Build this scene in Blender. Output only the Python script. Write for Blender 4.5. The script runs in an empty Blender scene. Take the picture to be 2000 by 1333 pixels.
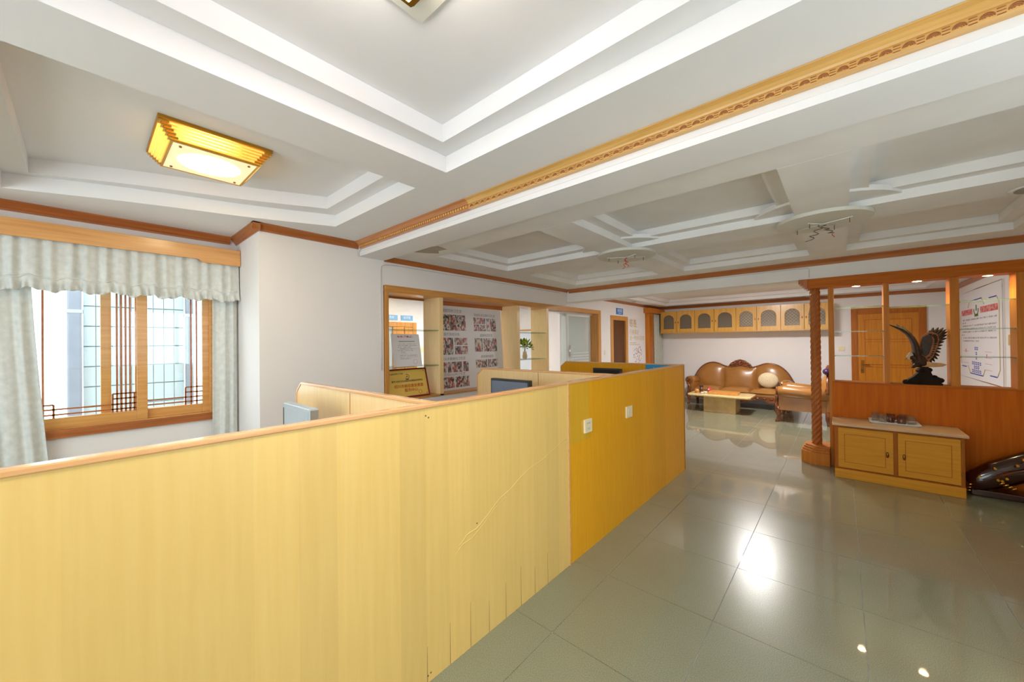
import bpy, math, random
from mathutils import Vector, Matrix
random.seed(7)
PI = math.pi
SC = bpy.context.scene
COL = SC.collection

# ------------------------------------------------------------------ camera
CAM_H = 1.48
YAW, PITCH, ROLL, F_PX = 0.720409, 0.0054655, 0.0109043, 733.03
fw = Vector((-math.sin(YAW)*math.cos(PITCH), math.cos(YAW)*math.cos(PITCH), math.sin(PITCH)))
r0 = Vector((math.cos(YAW), math.sin(YAW), 0)); d0 = fw.cross(r0)
rt = r0*math.cos(ROLL)+d0*math.sin(ROLL); dn = -r0*math.sin(ROLL)+d0*math.cos(ROLL)
cd = bpy.data.cameras.new('camera'); cam = bpy.data.objects.new('camera', cd); COL.objects.link(cam)
m = Matrix((( rt.x,-dn.x,-fw.x,0),( rt.y,-dn.y,-fw.y,0),( rt.z,-dn.z,-fw.z,CAM_H),(0,0,0,1)))
cam.matrix_world = m
cd.sensor_width = 36; cd.lens = F_PX/2000*36; cd.clip_start = 0.02
SC.camera = cam

# ------------------------------------------------------------------ world, daylight, exposure
SC.view_settings.view_transform = 'Standard'; SC.view_settings.look = 'None'
SC.view_settings.exposure = 1.93; SC.view_settings.gamma = 1.0
SC.view_settings.use_curve_mapping = False
SKY = 1.4
XRW = 1.54
W = bpy.data.worlds.new('overcast_sky'); SC.world = W; W.use_nodes = True
bg = W.node_tree.nodes['Background']; bg.inputs[0].default_value = (0.84, 0.94, 1.0, 1); bg.inputs[1].default_value = SKY
LAMP_MAIN, LAMP_LEFT, LAMP_FAR, SPOT_W = 19.0, 36.0, 28.0, 3.6
def portal(name, loc, rot, sx, sy):
    l = bpy.data.lights.new(name, 'AREA'); l.shape = 'RECTANGLE'; l.size = sx; l.size_y = sy
    l.cycles.is_portal = True
    o = bpy.data.objects.new(name, l); o.location = loc; o.rotation_euler = rot; COL.objects.link(o)
portal('portal_left', (-4.62, 0.1, 1.5), (0, -PI/2, 0), 1.5, 1.9)
portal('portal_right', (XRW+.24, 1.3, 1.47), (0, PI/2, 0), 1.55, 2.0)  # sky light through the added right window
portal('portal_back', (-1.4, -2.82, 1.35), (PI/2, 0, 0), 4.0, 2.1)  # sky light through the added back window

# ------------------------------------------------------------------ materials
def nt(name):
    mt = bpy.data.materials.new(name); mt.use_nodes = True
    n = mt.node_tree.nodes; l = mt.node_tree.links
    return mt, n, l, n['Principled BSDF']
def setp(b, **k):
    for kk, v in k.items():
        b.inputs[kk.replace('_', ' ')].default_value = v
def c4(c): return (c[0], c[1], c[2], 1)
def srgb(r, g, b):
    f = lambda u: (u/255/12.92 if u/255 <= .04045 else ((u/255+.055)/1.055)**2.4)
    return (f(r), f(g), f(b))
def plain(name, col, rough=.5, metal=0, var=.06, scale=8, bump=0.0, coat=0, bscale=60, spec=.5):
    mt, n, l, b = nt(name)
    tc = n.new('ShaderNodeTexCoord'); no = n.new('ShaderNodeTexNoise'); no.inputs['Scale'].default_value = scale; no.inputs['Detail'].default_value = 4
    l.new(tc.outputs['Object'], no.inputs['Vector'])
    rp = n.new('ShaderNodeValToRGB')
    rp.color_ramp.elements[0].position = .3; rp.color_ramp.elements[1].position = .7
    rp.color_ramp.elements[0].color = c4([x*(1-var) for x in col]); rp.color_ramp.elements[1].color = c4([min(1, x*(1+var)) for x in col])
    l.new(no.outputs['Fac'], rp.inputs[0]); l.new(rp.outputs[0], b.inputs['Base Color'])
    b.inputs['Roughness'].default_value = rough; b.inputs['Metallic'].default_value = metal
    b.inputs['Specular IOR Level'].default_value = spec
    if coat: b.inputs['Coat Weight'].default_value = coat; b.inputs['Coat Roughness'].default_value = .08
    if bump:
        n2 = n.new('ShaderNodeTexNoise'); n2.inputs['Scale'].default_value = bscale; l.new(tc.outputs['Object'], n2.inputs['Vector'])
        bp = n.new('ShaderNodeBump'); bp.inputs['Strength'].default_value = bump; bp.inputs['Distance'].default_value = .01
        l.new(n2.outputs['Fac'], bp.inputs['Height']); l.new(bp.outputs[0], b.inputs['Normal'])
    return mt
def wood(name, c1, c2, grain='Z', rough=.35, coat=.3, scale=1.0, strips=None, sv=.06, spec=.5):
    mt, n, l, b = nt(name)
    tc = n.new('ShaderNodeTexCoord'); mp = n.new('ShaderNodeMapping')
    s = {'X': (1.2, 22, 22), 'Y': (22, 1.2, 22), 'Z': (22, 22, 1.2)}[grain]
    mp.inputs['Scale'].default_value = [x*scale for x in s]
    l.new(tc.outputs['Object'], mp.inputs['Vector'])
    no = n.new('ShaderNodeTexNoise'); no.inputs['Scale'].default_value = 2.0; no.inputs['Detail'].default_value = 6; no.inputs['Distortion'].default_value = .3
    l.new(mp.outputs[0], no.inputs['Vector'])
    rp = n.new('ShaderNodeValToRGB'); rp.color_ramp.elements[0].position = .32; rp.color_ramp.elements[1].position = .68
    rp.color_ramp.elements[0].color = c4(c1); rp.color_ramp.elements[1].color = c4(c2)
    l.new(no.outputs['Fac'], rp.inputs[0])
    out = rp.outputs[0]
    if strips:
        sx = n.new('ShaderNodeSeparateXYZ'); l.new(tc.outputs['Object'], sx.inputs[0])
        a = n.new('ShaderNodeMath'); a.operation = 'DIVIDE'; a.inputs[1].default_value = strips; l.new(sx.outputs['Y'], a.inputs[0])
        f = n.new('ShaderNodeMath'); f.operation = 'FLOOR'; l.new(a.outputs[0], f.inputs[0])
        w = n.new('ShaderNodeTexWhiteNoise'); w.noise_dimensions = '1D'; l.new(f.outputs[0], w.inputs['W'])
        mr = n.new('ShaderNodeMapRange'); mr.inputs['To Min'].default_value = 1-sv; mr.inputs['To Max'].default_value = 1+sv
        l.new(w.outputs['Value'], mr.inputs[0])
        mx = n.new('ShaderNodeVectorMath'); mx.operation = 'SCALE'
        l.new(rp.outputs[0], mx.inputs[0]); l.new(mr.outputs[0], mx.inputs['Scale']); out = mx.outputs[0]
    l.new(out, b.inputs['Base Color'])
    b.inputs['Specular IOR Level'].default_value = spec
    b.inputs['Roughness'].default_value = rough; b.inputs['Coat Weight'].default_value = coat; b.inputs['Coat Roughness'].default_value = .15
    return mt
def glassy(name, tint=(1, 1, 1), refl=.08, rough=.02, opacity=0.0, body=(1, 1, 1)):
    mt = bpy.data.materials.new(name); mt.use_nodes = True
    n = mt.node_tree.nodes; l = mt.node_tree.links; n.clear()
    o = n.new('ShaderNodeOutputMaterial'); t = n.new('ShaderNodeBsdfTransparent'); t.inputs[0].default_value = c4(tint)
    g = n.new('ShaderNodeBsdfGlossy'); g.inputs['Roughness'].default_value = rough
    lw = n.new('ShaderNodeLayerWeight'); lw.inputs[0].default_value = .5
    pw = n.new('ShaderNodeMath'); pw.operation = 'POWER'; pw.inputs[1].default_value = 4.0; l.new(lw.outputs['Facing'], pw.inputs[0])
    fr = n.new('ShaderNodeMath'); fr.operation = 'MULTIPLY_ADD'; fr.inputs[1].default_value = .7; fr.inputs[2].default_value = refl*.5; l.new(pw.outputs[0], fr.inputs[0])
    m1 = n.new('ShaderNodeMixShader'); l.new(fr.outputs[0], m1.inputs[0]); l.new(t.outputs[0], m1.inputs[1]); l.new(g.outputs[0], m1.inputs[2])
    src = m1.outputs[0]
    if opacity:
        d = n.new('ShaderNodeBsdfTranslucent'); d.inputs[0].default_value = c4(body)
        d2 = n.new('ShaderNodeBsdfDiffuse'); d2.inputs[0].default_value = c4(body)
        md = n.new('ShaderNodeMixShader'); l.new(d.outputs[0], md.inputs[1]); l.new(d2.outputs[0], md.inputs[2])
        m2 = n.new('ShaderNodeMixShader'); m2.inputs[0].default_value = opacity
        l.new(src, m2.inputs[1]); l.new(md.outputs[0], m2.inputs[2]); src = m2.outputs[0]
    l.new(src, o.inputs[0]); return mt
def emit(name, col, strength, blob=None):
    mt, n, l, b = nt(name)
    setp(b, Base_Color=c4(col), Roughness=.4)
    b.inputs['Emission Color'].default_value = c4(col); b.inputs['Emission Strength'].default_value = strength
    if blob:
        tc = n.new('ShaderNodeTexCoord'); no = n.new('ShaderNodeTexNoise'); no.inputs['Scale'].default_value = 5
        mp = n.new('ShaderNodeMapping'); mp.inputs['Scale'].default_value = blob
        l.new(tc.outputs['Object'], mp.inputs[0])
        gr = n.new('ShaderNodeTexGradient'); gr.gradient_type = 'SPHERICAL'; l.new(mp.outputs[0], gr.inputs[0])
        l.new(tc.outputs['Object'], no.inputs[0])
        a = n.new('ShaderNodeMath'); a.operation = 'MULTIPLY'; l.new(gr.outputs['Fac'], a.inputs[0]); l.new(no.outputs['Fac'], a.inputs[1])
        a2 = n.new('ShaderNodeMath'); a2.operation = 'MULTIPLY_ADD'; a2.inputs[1].default_value = strength*9; a2.inputs[2].default_value = strength*.028
        l.new(a.outputs[0], a2.inputs[0]); l.new(a2.outputs[0], b.inputs['Emission Strength'])
    return mt
def photo_mat(name):
    mt, n, l, b = nt(name)
    tc = n.new('ShaderNodeTexCoord'); oi = n.new('ShaderNodeObjectInfo')
    mu = n.new('ShaderNodeVectorMath'); mu.operation = 'MULTIPLY_ADD'; mu.inputs[1].default_value = (9, 17, 11)
    cx = n.new('ShaderNodeCombineXYZ'); 
    k = n.new('ShaderNodeMath'); k.operation = 'MULTIPLY'; k.inputs[1].default_value = 60; l.new(oi.outputs['Random'], k.inputs[0])
    for i in range(3): l.new(k.outputs[0], cx.inputs[i])
    l.new(tc.outputs['Object'], mu.inputs[0]); l.new(cx.outputs[0], mu.inputs[2])
    v = n.new('ShaderNodeTexVoronoi'); v.inputs['Scale'].default_value = 2.7; l.new(mu.outputs[0], v.inputs['Vector'])
    bw = n.new('ShaderNodeSeparateColor'); l.new(v.outputs['Color'], bw.inputs[0])
    rp = n.new('ShaderNodeValToRGB'); cr = rp.color_ramp; cr.interpolation = 'CONSTANT'
    pal = [(0, (.06, .06, .065)), (.13, (.22, .17, .14)), (.26, (.46, .10, .10)), (.38, (.40, .36, .33)), (.52, (.60, .57, .54)), (.70, (.55, .16, .16)), (.78, (.66, .55, .47)), (.9, (.17, .18, .22))]
    while len(cr.elements) < len(pal): cr.elements.new(.5)
    for e, (p, c) in zip(cr.elements, pal): e.position = p; e.color = c4(c)
    l.new(bw.outputs[0], rp.inputs[0]); l.new(rp.outputs[0], b.inputs['Base Color']); b.inputs['Roughness'].default_value = .35
    return mt
def print_mat(name, ink, paper, scale):
    # rows of small illegible printed characters
    mt, n, l, b = nt(name)
    tc = n.new('ShaderNodeTexCoord'); no = n.new('ShaderNodeTexNoise'); no.inputs['Scale'].default_value = scale; no.inputs['Detail'].default_value = 1
    l.new(tc.outputs['Object'], no.inputs[0])
    rp = n.new('ShaderNodeValToRGB'); rp.color_ramp.elements[0].position = .42; rp.color_ramp.elements[1].position = .6
    rp.color_ramp.elements[0].color = c4(ink); rp.color_ramp.elements[1].color = c4(paper)
    l.new(no.outputs['Fac'], rp.inputs[0]); l.new(rp.outputs[0], b.inputs['Base Color']); b.inputs['Roughness'].default_value = .6
    return mt

M = {}
M['ceil'] = plain('ceiling_paint', (.85, .835, .84), .85, var=.015, scale=2, spec=.2)
M['ceil_old'] = plain('aged_ceiling_paint', (.85, .83, .81), .85, var=.04, scale=3, spec=.2)
M['wall'] = plain('wall_paint', (.84, .805, .79), .8, var=.015, scale=2, bump=.02, spec=.2)
M['maple'] = wood('maple_veneer', srgb(235, 196, 112), srgb(239, 202, 120), 'Z', .35, .25, 1.0, strips=.1275, sv=.05)
M['maple_in'] = wood('pale_maple_veneer', srgb(238, 204, 144), srgb(244, 214, 158), 'Z', .3, .4, 1.6)
M['orange'] = wood('orange_veneer', srgb(238, 166, 22), srgb(244, 178, 34), 'Z', .4, .05, 1.8, strips=.3, sv=.05, spec=.25)
M['orange2'] = wood('honey_veneer_patch', srgb(222, 168, 36), srgb(230, 178, 48), 'Z', .35, .3, 1.8)
M['edge'] = wood('pinkish_edge_band', srgb(224, 164, 104), srgb(234, 180, 122), 'Y', .25, .6)
M['edge_x'] = wood('edge_band_dividers', srgb(224, 164, 104), srgb(234, 180, 122), 'X', .25, .6)
M['crown'] = wood('brown_crown_wood', srgb(160, 90, 42), srgb(184, 108, 54), 'Y', .4, .3)
M['crown_x'] = wood('brown_crown_wood_x', srgb(160, 92, 42), srgb(184, 110, 54), 'X', .4, .3)
M['gold_crown'] = wood('golden_crown_wood', srgb(214, 160, 84), srgb(230, 180, 106), 'X', .35, .4)
M['gold_crown_l'] = wood('reddish_crown_wood', srgb(190, 116, 58), srgb(206, 134, 76), 'X', .35, .4)
M['oak'] = wood('honey_oak', srgb(196, 132, 58), srgb(216, 156, 82), 'Z', .35, .3)
M['oak_y'] = wood('honey_oak_y', srgb(196, 132, 58), srgb(216, 156, 82), 'Y', .35, .3)
M['sash'] = wood('window_oak', srgb(208, 146, 74), srgb(222, 166, 96), 'Y', .35, .3)
M['pelmet'] = wood('pelmet_maple', srgb(214, 150, 84), srgb(232, 172, 106), 'Y', .3, .4)
M['red_wood'] = wood('reddish_brown_veneer', srgb(192, 94, 12), srgb(206, 108, 20), 'Z', .5, 0, spec=.12)
M['red_wood_x'] = wood('reddish_brown_veneer_x', srgb(176, 92, 18), srgb(194, 108, 28), 'X', .5, 0, spec=.15)
M['post'] = wood('screen_post_oak', srgb(188, 112, 36), srgb(206, 130, 48), 'Z', .45, 0, spec=.2)
M['column'] = wood('carved_column_wood', srgb(160, 88, 34), srgb(184, 108, 46), 'Z', .35, .1, spec=.35)
M['cab'] = wood('yellow_oak_cabinet', srgb(204, 138, 34), srgb(216, 152, 46), 'X', .45, 0, spec=.2)
M['cab_d'] = wood('brown_cabinet_frame', srgb(160, 88, 22), srgb(176, 102, 32), 'Z', .45, 0, spec=.15)
M['wcab'] = wood('honey_wall_cabinet', srgb(204, 148, 56), srgb(220, 168, 78), 'Z', .35, .3)
M['ddark'] = wood('dark_door_wood', srgb(84, 44, 12), srgb(100, 56, 18), 'Z', .5, .1)
M['fdoor'] = wood('honey_door', srgb(190, 116, 24), srgb(208, 134, 40), 'Z', .4, .05, spec=.25)
M['fdoor_d'] = wood('door_casing', srgb(164, 90, 20), srgb(182, 106, 30), 'Z', .4, .05, spec=.25)
M['carve'] = wood('carved_mahogany', srgb(92, 44, 18), srgb(140, 74, 30), 'X', .25, .6, .6)
M['leather'] = plain('brown_leather', srgb(160, 108, 50), .32, var=.12, scale=5, bump=.05, bscale=140, coat=.15)
M['marble_top'] = plain('cream_marble', srgb(232, 206, 148), .15, var=.05, scale=6, coat=.4)
M['marble_base'] = plain('tan_marble', srgb(206, 176, 122), .25, var=.18, scale=5)
M['stone_top'] = plain('pale_worktop', srgb(206, 170, 132), .3, var=.1, scale=7)
M['cream'] = plain('cream_plush', srgb(226, 208, 170), .95, var=.08, scale=40, bump=.2, bscale=200)
M['socket'] = plain('ivory_plastic', srgb(240, 226, 190), .35, var=.01)
M['socket_y'] = plain('aged_plastic', srgb(214, 180, 116), .4, var=.02)
M['blind'] = plain('grey_slot', (.25, .24, .22), .5)
M['gold'] = plain('polished_gold', srgb(220, 168, 70), .22, metal=1, var=.05)
M['brass'] = plain('antique_brass', srgb(150, 104, 50), .35, metal=1, var=.1)
M['chrome'] = plain('chrome', (.8, .8, .8), .15, metal=1, var=.02)
M['curtain'] = plain('grey_green_curtain', srgb(218, 220, 216), .8, var=.08, scale=26, bump=.1, bscale=90, spec=.2)
M['curtain_far'] = plain('far_curtain', srgb(190, 190, 178), .8, var=.08, scale=20, spec=.2)
M['white_metal'] = plain('white_aluminium', (.84, .85, .86), .35, var=.01)
M['white'] = plain('white_board', (.80, .79, .80), .5, var=.01, spec=.3)
M['paper'] = plain('white_paper', (.80, .78, .80), .7, var=.01, spec=.2)
M['grey_ink'] = plain('grey_ink', (.30, .29, .29), .7)
M['dark_ink'] = plain('dark_ink', (.10, .09, .08), .7)
M['red_ink'] = plain('red_ink', srgb(200, 60, 70), .7)
M['pink_ink'] = plain('pale_red_ink', srgb(216, 130, 128), .7)
M['blue_ink'] = plain('blue_ink', srgb(56, 70, 176), .7)
M['gold_ink'] = plain('gold_ink', srgb(190, 150, 40), .6)
M['tan_ink'] = plain('tan_ink', srgb(206, 184, 130), .6)
M['green_ink'] = plain('green_ink', srgb(74, 110, 50), .7)
M['orange_ink'] = plain('orange_ink', srgb(206, 96, 20), .6)
M['bluesign'] = plain('blue_sign', srgb(62, 130, 206), .35, var=.03)
M['cyansign'] = plain('bright_blue_sign', srgb(20, 150, 216), .4, var=.03)
M['lightblue'] = plain('pale_blue_sign', srgb(120, 176, 220), .4, var=.03)
M['white_ink'] = plain('white_ink', (.9, .9, .9), .5)
M['photo'] = photo_mat('printed_photo')
M['redframe'] = plain('dark_red_frame', srgb(130, 14, 10), .3, coat=.3)
M['plaque'] = plain('gold_plaque_metal', srgb(236, 198, 96), .25, metal=.1, var=.06, scale=3)
M['leaf'] = plain('yellow_green_leaf', srgb(168, 184, 44), .5, var=.3, scale=14)
M['leaf2'] = plain('dark_green_leaf', srgb(84, 112, 28), .5, var=.3, scale=14)
M['pot'] = plain('pale_vase', srgb(220, 200, 170), .4)
M['silver_plastic'] = plain('silver_plastic', srgb(176, 190, 200), .3, var=.03)
M['black_plastic'] = plain('black_plastic', (.03, .03, .035), .35)
M['screen'] = plain('grey_blue_screen', srgb(108, 122, 142), .2, var=.08, scale=2)
M['dark_screen'] = plain('dark_screen', (.02, .02, .02), .2)
M['desk'] = wood('desk_laminate', srgb(214, 176, 118), srgb(226, 190, 134), 'X', .35, .2)
M['cable'] = plain('painted_cable', (.70, .67, .62), .6)
M['wire'] = plain('dark_wire', srgb(96, 76, 60), .5)
M['red_wire'] = plain('red_wire', srgb(190, 40, 30), .4)
M['glass'] = glassy('clear_glass', (.97, .985, .98))
M['edge_glass'] = glassy('green_glass_shelf', (.82, .92, .87), opacity=.15, body=(.30, .40, .30))
M['frost'] = glassy('frosted_glass', (.85, .9, .9), opacity=.75, body=(.80, .83, .82))
M['dull_glass'] = glassy('dull_cabinet_glass', (.75, .7, .62), opacity=.5, body=(.50, .43, .33))
M['pale_glass'] = glassy('pale_lattice_glass', (.85, .82, .76), opacity=.6, body=(.60, .54, .46))
M['cup_glass'] = glassy('tumbler_glass', (.90, .88, .85), opacity=.07, body=(.8, .75, .7))
M['tea_glass'] = plain('brown_tea_glass', srgb(92, 40, 20), .2, var=.1, coat=.5)
M['eagle'] = plain('dark_brown_plumage', srgb(58, 36, 18), .55, var=.35, scale=22, bump=.3, bscale=50)
M['eagle_mid'] = plain('warm_brown_plumage', srgb(146, 88, 36), .55, var=.25, scale=22, bump=.3, bscale=50)
M['eagle_head'] = plain('cream_plumage', srgb(214, 190, 156), .6, var=.08, scale=25)
M['eagle_tail'] = plain('tan_tail_plumage', srgb(200, 152, 96), .6, var=.12, scale=25)
M['rock'] = plain('dark_carved_rock', srgb(40, 26, 14), .6, var=.4, scale=14, bump=.4, bscale=30, coat=0, spec=.1)
M['beak'] = plain('yellow_beak', srgb(200, 130, 40), .4)
M['lacquer'] = plain('dark_red_lacquer', srgb(52, 16, 8), .15, var=.2, scale=9, coat=.6)
M['purple'] = plain('purple_satin', srgb(64, 34, 74), .3, var=.1)
M['out_tile'] = plain('pale_outdoor_tile', (.42, .49, .50), .5, var=.03)
M['out_joint'] = plain('outdoor_joint', (.33, .40, .42), .7)
M['out_pipe'] = plain('grey_pipe', (.19, .21, .25), .5)
M['stain'] = plain('grey_damp_stain', srgb(182, 168, 154), .9, var=.1, scale=12)
M['grout'] = plain('pale_grout', (.62, .61, .56), .8)
M['rose'] = plain('cream_rose_disc', (.70, .68, .60), .7, var=.02)
M['lampbase'] = plain('brushed_gold_base', srgb(190, 138, 44), .35, metal=.9, var=.06)
M['lamp_glass'] = emit('lit_amber_rod', srgb(255, 206, 96), .22)
M['lamp_pane'] = emit('lit_frosted_pane', srgb(255, 234, 184), LAMP_LEFT*.16, blob=(5.2, 5.2, 5.2))
M['main_rod'] = emit('lit_main_rod', (1.0, .96, .93), 3.6)
M['main_pane'] = emit('lit_main_pane', (1.0, .98, .99), LAMP_MAIN)
M['far_pane'] = emit('lit_round_pane', (1.0, .97, .95), LAMP_FAR*1.55)
M['inner_pane'] = emit('lit_panel_lamp', (1.0, .97, .94), 4.5)
M['board_blue'] = plain('bluish_white_board', (.72, .77, .85), .4, var=.02)
M['bulb'] = emit('lit_spot_bulb', srgb(255, 224, 160), 30)

def tile_mat():
    mt, n, l, b = nt('polished_green_grey_tile')
    tc = n.new('ShaderNodeTexCoord')
    a = n.new('ShaderNodeTexNoise'); a.inputs['Scale'].default_value = 260; a.inputs['Detail'].default_value = 2
    c = n.new('ShaderNodeTexNoise'); c.inputs['Scale'].default_value = 2.2; c.inputs['Detail'].default_value = 3
    l.new(tc.outputs['Object'], a.inputs[0])
    ge = n.new('ShaderNodeNewGeometry'); l.new(ge.outputs['Position'], c.inputs[0])
    r1 = n.new('ShaderNodeValToRGB'); r1.color_ramp.elements[0].position = .35; r1.color_ramp.elements[1].position = .68
    r1.color_ramp.elements[0].color = c4(srgb(118, 120, 97)); r1.color_ramp.elements[1].color = c4(srgb(148, 149, 126))
    l.new(a.outputs['Fac'], r1.inputs[0])
    mr = n.new('ShaderNodeMapRange'); mr.inputs['To Min'].default_value = .9; mr.inputs['To Max'].default_value = 1.1; l.new(c.outputs['Fac'], mr.inputs[0])
    s = n.new('ShaderNodeVectorMath'); s.operation = 'SCALE'; l.new(r1.outputs[0], s.inputs[0]); l.new(mr.outputs[0], s.inputs['Scale'])
    l.new(s.outputs[0], b.inputs['Base Color'])
    b.inputs['Roughness'].default_value = .25; b.inputs['Specular IOR Level'].default_value = .55; b.inputs['Coat Weight'].default_value = .7; b.inputs['Coat Roughness'].default_value = .025; b.inputs['Coat IOR'].default_value = 1.55
    return mt
M['tile'] = tile_mat()

# ------------------------------------------------------------------ mesh building helpers
class MB:
    def __init__(s): s.v = []; s.f = []; s.sm = []
    def add(s, vs, fs, smooth=False):
        b = len(s.v); s.v += [Vector(x) for x in vs]
        for f in fs: s.f.append([b+i for i in f]); s.sm.append(smooth)
        return s
    def box(s, x0, x1, y0, y1, z0, z1):
        if x0 > x1: x0, x1 = x1, x0
        if y0 > y1: y0, y1 = y1, y0
        if z0 > z1: z0, z1 = z1, z0
        return s.add([(x0,y0,z0),(x1,y0,z0),(x1,y1,z0),(x0,y1,z0),(x0,y0,z1),(x1,y0,z1),(x1,y1,z1),(x0,y1,z1)],
              [(0,3,2,1),(4,5,6,7),(0,1,5,4),(1,2,6,5),(2,3,7,6),(3,0,4,7)])
    def prism(s, poly, axis, a, b, smooth=False):
        """poly of 2D points; axis X: (y,z), Y: (x,z), Z: (x,y)"""
        if axis == 'X': P = lambda p, t: (t, p[0], p[1])
        elif axis == 'Y': P = lambda p, t: (p[0], t, p[1])
        else: P = lambda p, t: (p[0], p[1], t)
        n = len(poly); area = sum(poly[i][0]*poly[(i+1) % n][1]-poly[(i+1) % n][0]*poly[i][1] for i in range(n))
        if (area < 0) != (axis == 'Y'): poly = poly[::-1]
        if a > b: a, b = b, a
        vs = [P(p, a) for p in poly]+[P(p, b) for p in poly]
        s.add(vs, [tuple(range(n))[::-1], tuple(range(n, 2*n))])
        k = len(s.v)-2*n
        for i in range(n):
            j = (i+1) % n; s.f.append([k+i, k+j, k+n+j, k+n+i]); s.sm.append(smooth)
        return s
    def lathe(s, prof, c=(0, 0, 0), seg=20, axis='Z', cap=True):
        vs = []; fs = []
        for r, h in prof:
            for i in range(seg):
                t = 2*PI*i/seg; a, b2 = r*math.cos(t), r*math.sin(t)
                p = {'Z': (a, b2, h), 'X': (h, a, b2), 'Y': (b2, h, a)}[axis]
                vs.append((c[0]+p[0], c[1]+p[1], c[2]+p[2]))
        for k in range(len(prof)-1):
            for i in range(seg):
                j = (i+1) % seg; fs.append((k*seg+i, k*seg+j, (k+1)*seg+j, (k+1)*seg+i))
        s.add(vs, fs, True)
        if cap:
            b = len(s.v)-len(vs); L = len(prof)-1
            s.f.append([b+i for i in range(seg)][::-1]); s.sm.append(False)
            s.f.append([b+L*seg+i for i in range(seg)]); s.sm.append(False)
        return s
    def loft(s, path, radii, seg=10, flat=1.0, up=Vector((0, 0, 1))):
        P = [Vector(p) for p in path]; n = len(P)
        if not isinstance(radii, (list, tuple)): radii = [radii]*n
        vs = []; fs = []; nx = None
        for i in range(n):
            t = (P[min(i+1, n-1)]-P[max(i-1, 0)]).normalized()
            if nx is None:
                nx = t.cross(up)
                if nx.length < 1e-3: nx = t.cross(Vector((1, 0, 0)))
            nx = (nx-t*nx.dot(t)).normalized(); ny = t.cross(nx)
            for k in range(seg):
                a = 2*PI*k/seg
                vs.append(P[i]+(nx*math.cos(a)*flat+ny*math.sin(a))*radii[i])
        for i in range(n-1):
            for k in range(seg):
                j = (k+1) % seg; fs.append((i*seg+k, i*seg+j, (i+1)*seg+j, (i+1)*seg+k))
        s.add(vs, fs, True); b = len(s.v)-len(vs)
        s.f.append([b+k for k in range(seg)][::-1]); s.sm.append(False)
        s.f.append([b+(n-1)*seg+k for k in range(seg)]); s.sm.append(False)
        return s
    def ell(s, c, r, seg=12, rings=8):
        vs = [(c[0], c[1], c[2]-r[2])]; fs = []
        for i in range(1, rings):
            ph = -PI/2+PI*i/rings
            for k in range(seg):
                a = 2*PI*k/seg
                vs.append((c[0]+r[0]*math.cos(ph)*math.cos(a), c[1]+r[1]*math.cos(ph)*math.sin(a), c[2]+r[2]*math.sin(ph)))
        vs.append((c[0], c[1], c[2]+r[2])); L = len(vs)-1
        for k in range(seg): fs.append((0, 1+(k+1) % seg, 1+k))
        for i in range(rings-2):
            for k in range(seg):
                j = (k+1) % seg; b = 1+i*seg; fs.append((b+k, b+j, b+seg+j, b+seg+k))
        b = 1+(rings-2)*seg
        for k in range(seg): fs.append((b+k, b+(k+1) % seg, L))
        return s.add(vs, fs, True)
    def grid(s, fn, nu, nv, smooth=True, flip=False):
        vs = [fn(i/nu, j/nv) for i in range(nu+1) for j in range(nv+1)]
        fs = []
        for i in range(nu):
            for j in range(nv):
                a = i*(nv+1)+j; q = (a, a+nv+1, a+nv+2, a+1); fs.append(q[::-1] if flip else q)
        return s.add(vs, fs, smooth)
    def mesh(s, name, mat, off=Vector((0, 0, 0))):
        me = bpy.data.meshes.new(name); me.from_pydata([v-off for v in s.v], [], s.f)
        me.polygons.foreach_set('use_smooth', s.sm); me.materials.append(M[mat] if isinstance(mat, str) else mat); me.update()
        return me
    def build(s, name, mat, parent=None, bevel=0, seg=2, local=False, solid=0):
        if parent is None:
            lo = Vector([min(v[i] for v in s.v) for i in range(3)]); hi = Vector([max(v[i] for v in s.v) for i in range(3)])
            off = Vector(((lo.x+hi.x)/2, (lo.y+hi.y)/2, lo.z))
        else: off = Vector((0, 0, 0)) if local else root_loc(parent)
        o = bpy.data.objects.new(name, s.mesh(name, mat, off)); COL.objects.link(o)
        if parent is None: o.location = off
        else: o.parent = parent
        if bevel:
            b = o.modifiers.new('bevel', 'BEVEL'); b.width = bevel; b.segments = seg; b.limit_method = 'ANGLE'; b.angle_limit = .7
        if solid:
            q = o.modifiers.new('solid', 'SOLIDIFY'); q.thickness = solid; q.offset = 0
        return o
def root_loc(o):
    p = Vector((0, 0, 0))
    while o: p = p+Vector(o.location); o = o.parent
    return p
def tag(o, label, cat=None, group=None, kind=None):
    if label: o['label'] = label
    if cat: o['category'] = cat
    if group: o['group'] = group
    if kind: o['kind'] = kind
    return o
def thing(name, label, cat, loc, rz=0, group=None, kind=None):
    o = bpy.data.objects.new(name, None); o.empty_display_size = .1; COL.objects.link(o)
    o.location = loc; o.rotation_euler = (0, 0, rz)
    return tag(o, label, cat, group, kind)
def struct(o, label=None): o['kind'] = 'structure'; 
def S(o, label=None):
    o['kind'] = 'structure'
    if label: o['label'] = label
    return o
def copy_part(src, parent, loc, name=None):
    o = src.copy(); COL.objects.link(o); o.parent = parent; o.location = loc; return o
def B(name, mat, parent, *bx, bevel=0, local=False):
    return MB().box(*bx).build(name, mat, parent, bevel=bevel, local=local)
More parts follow.
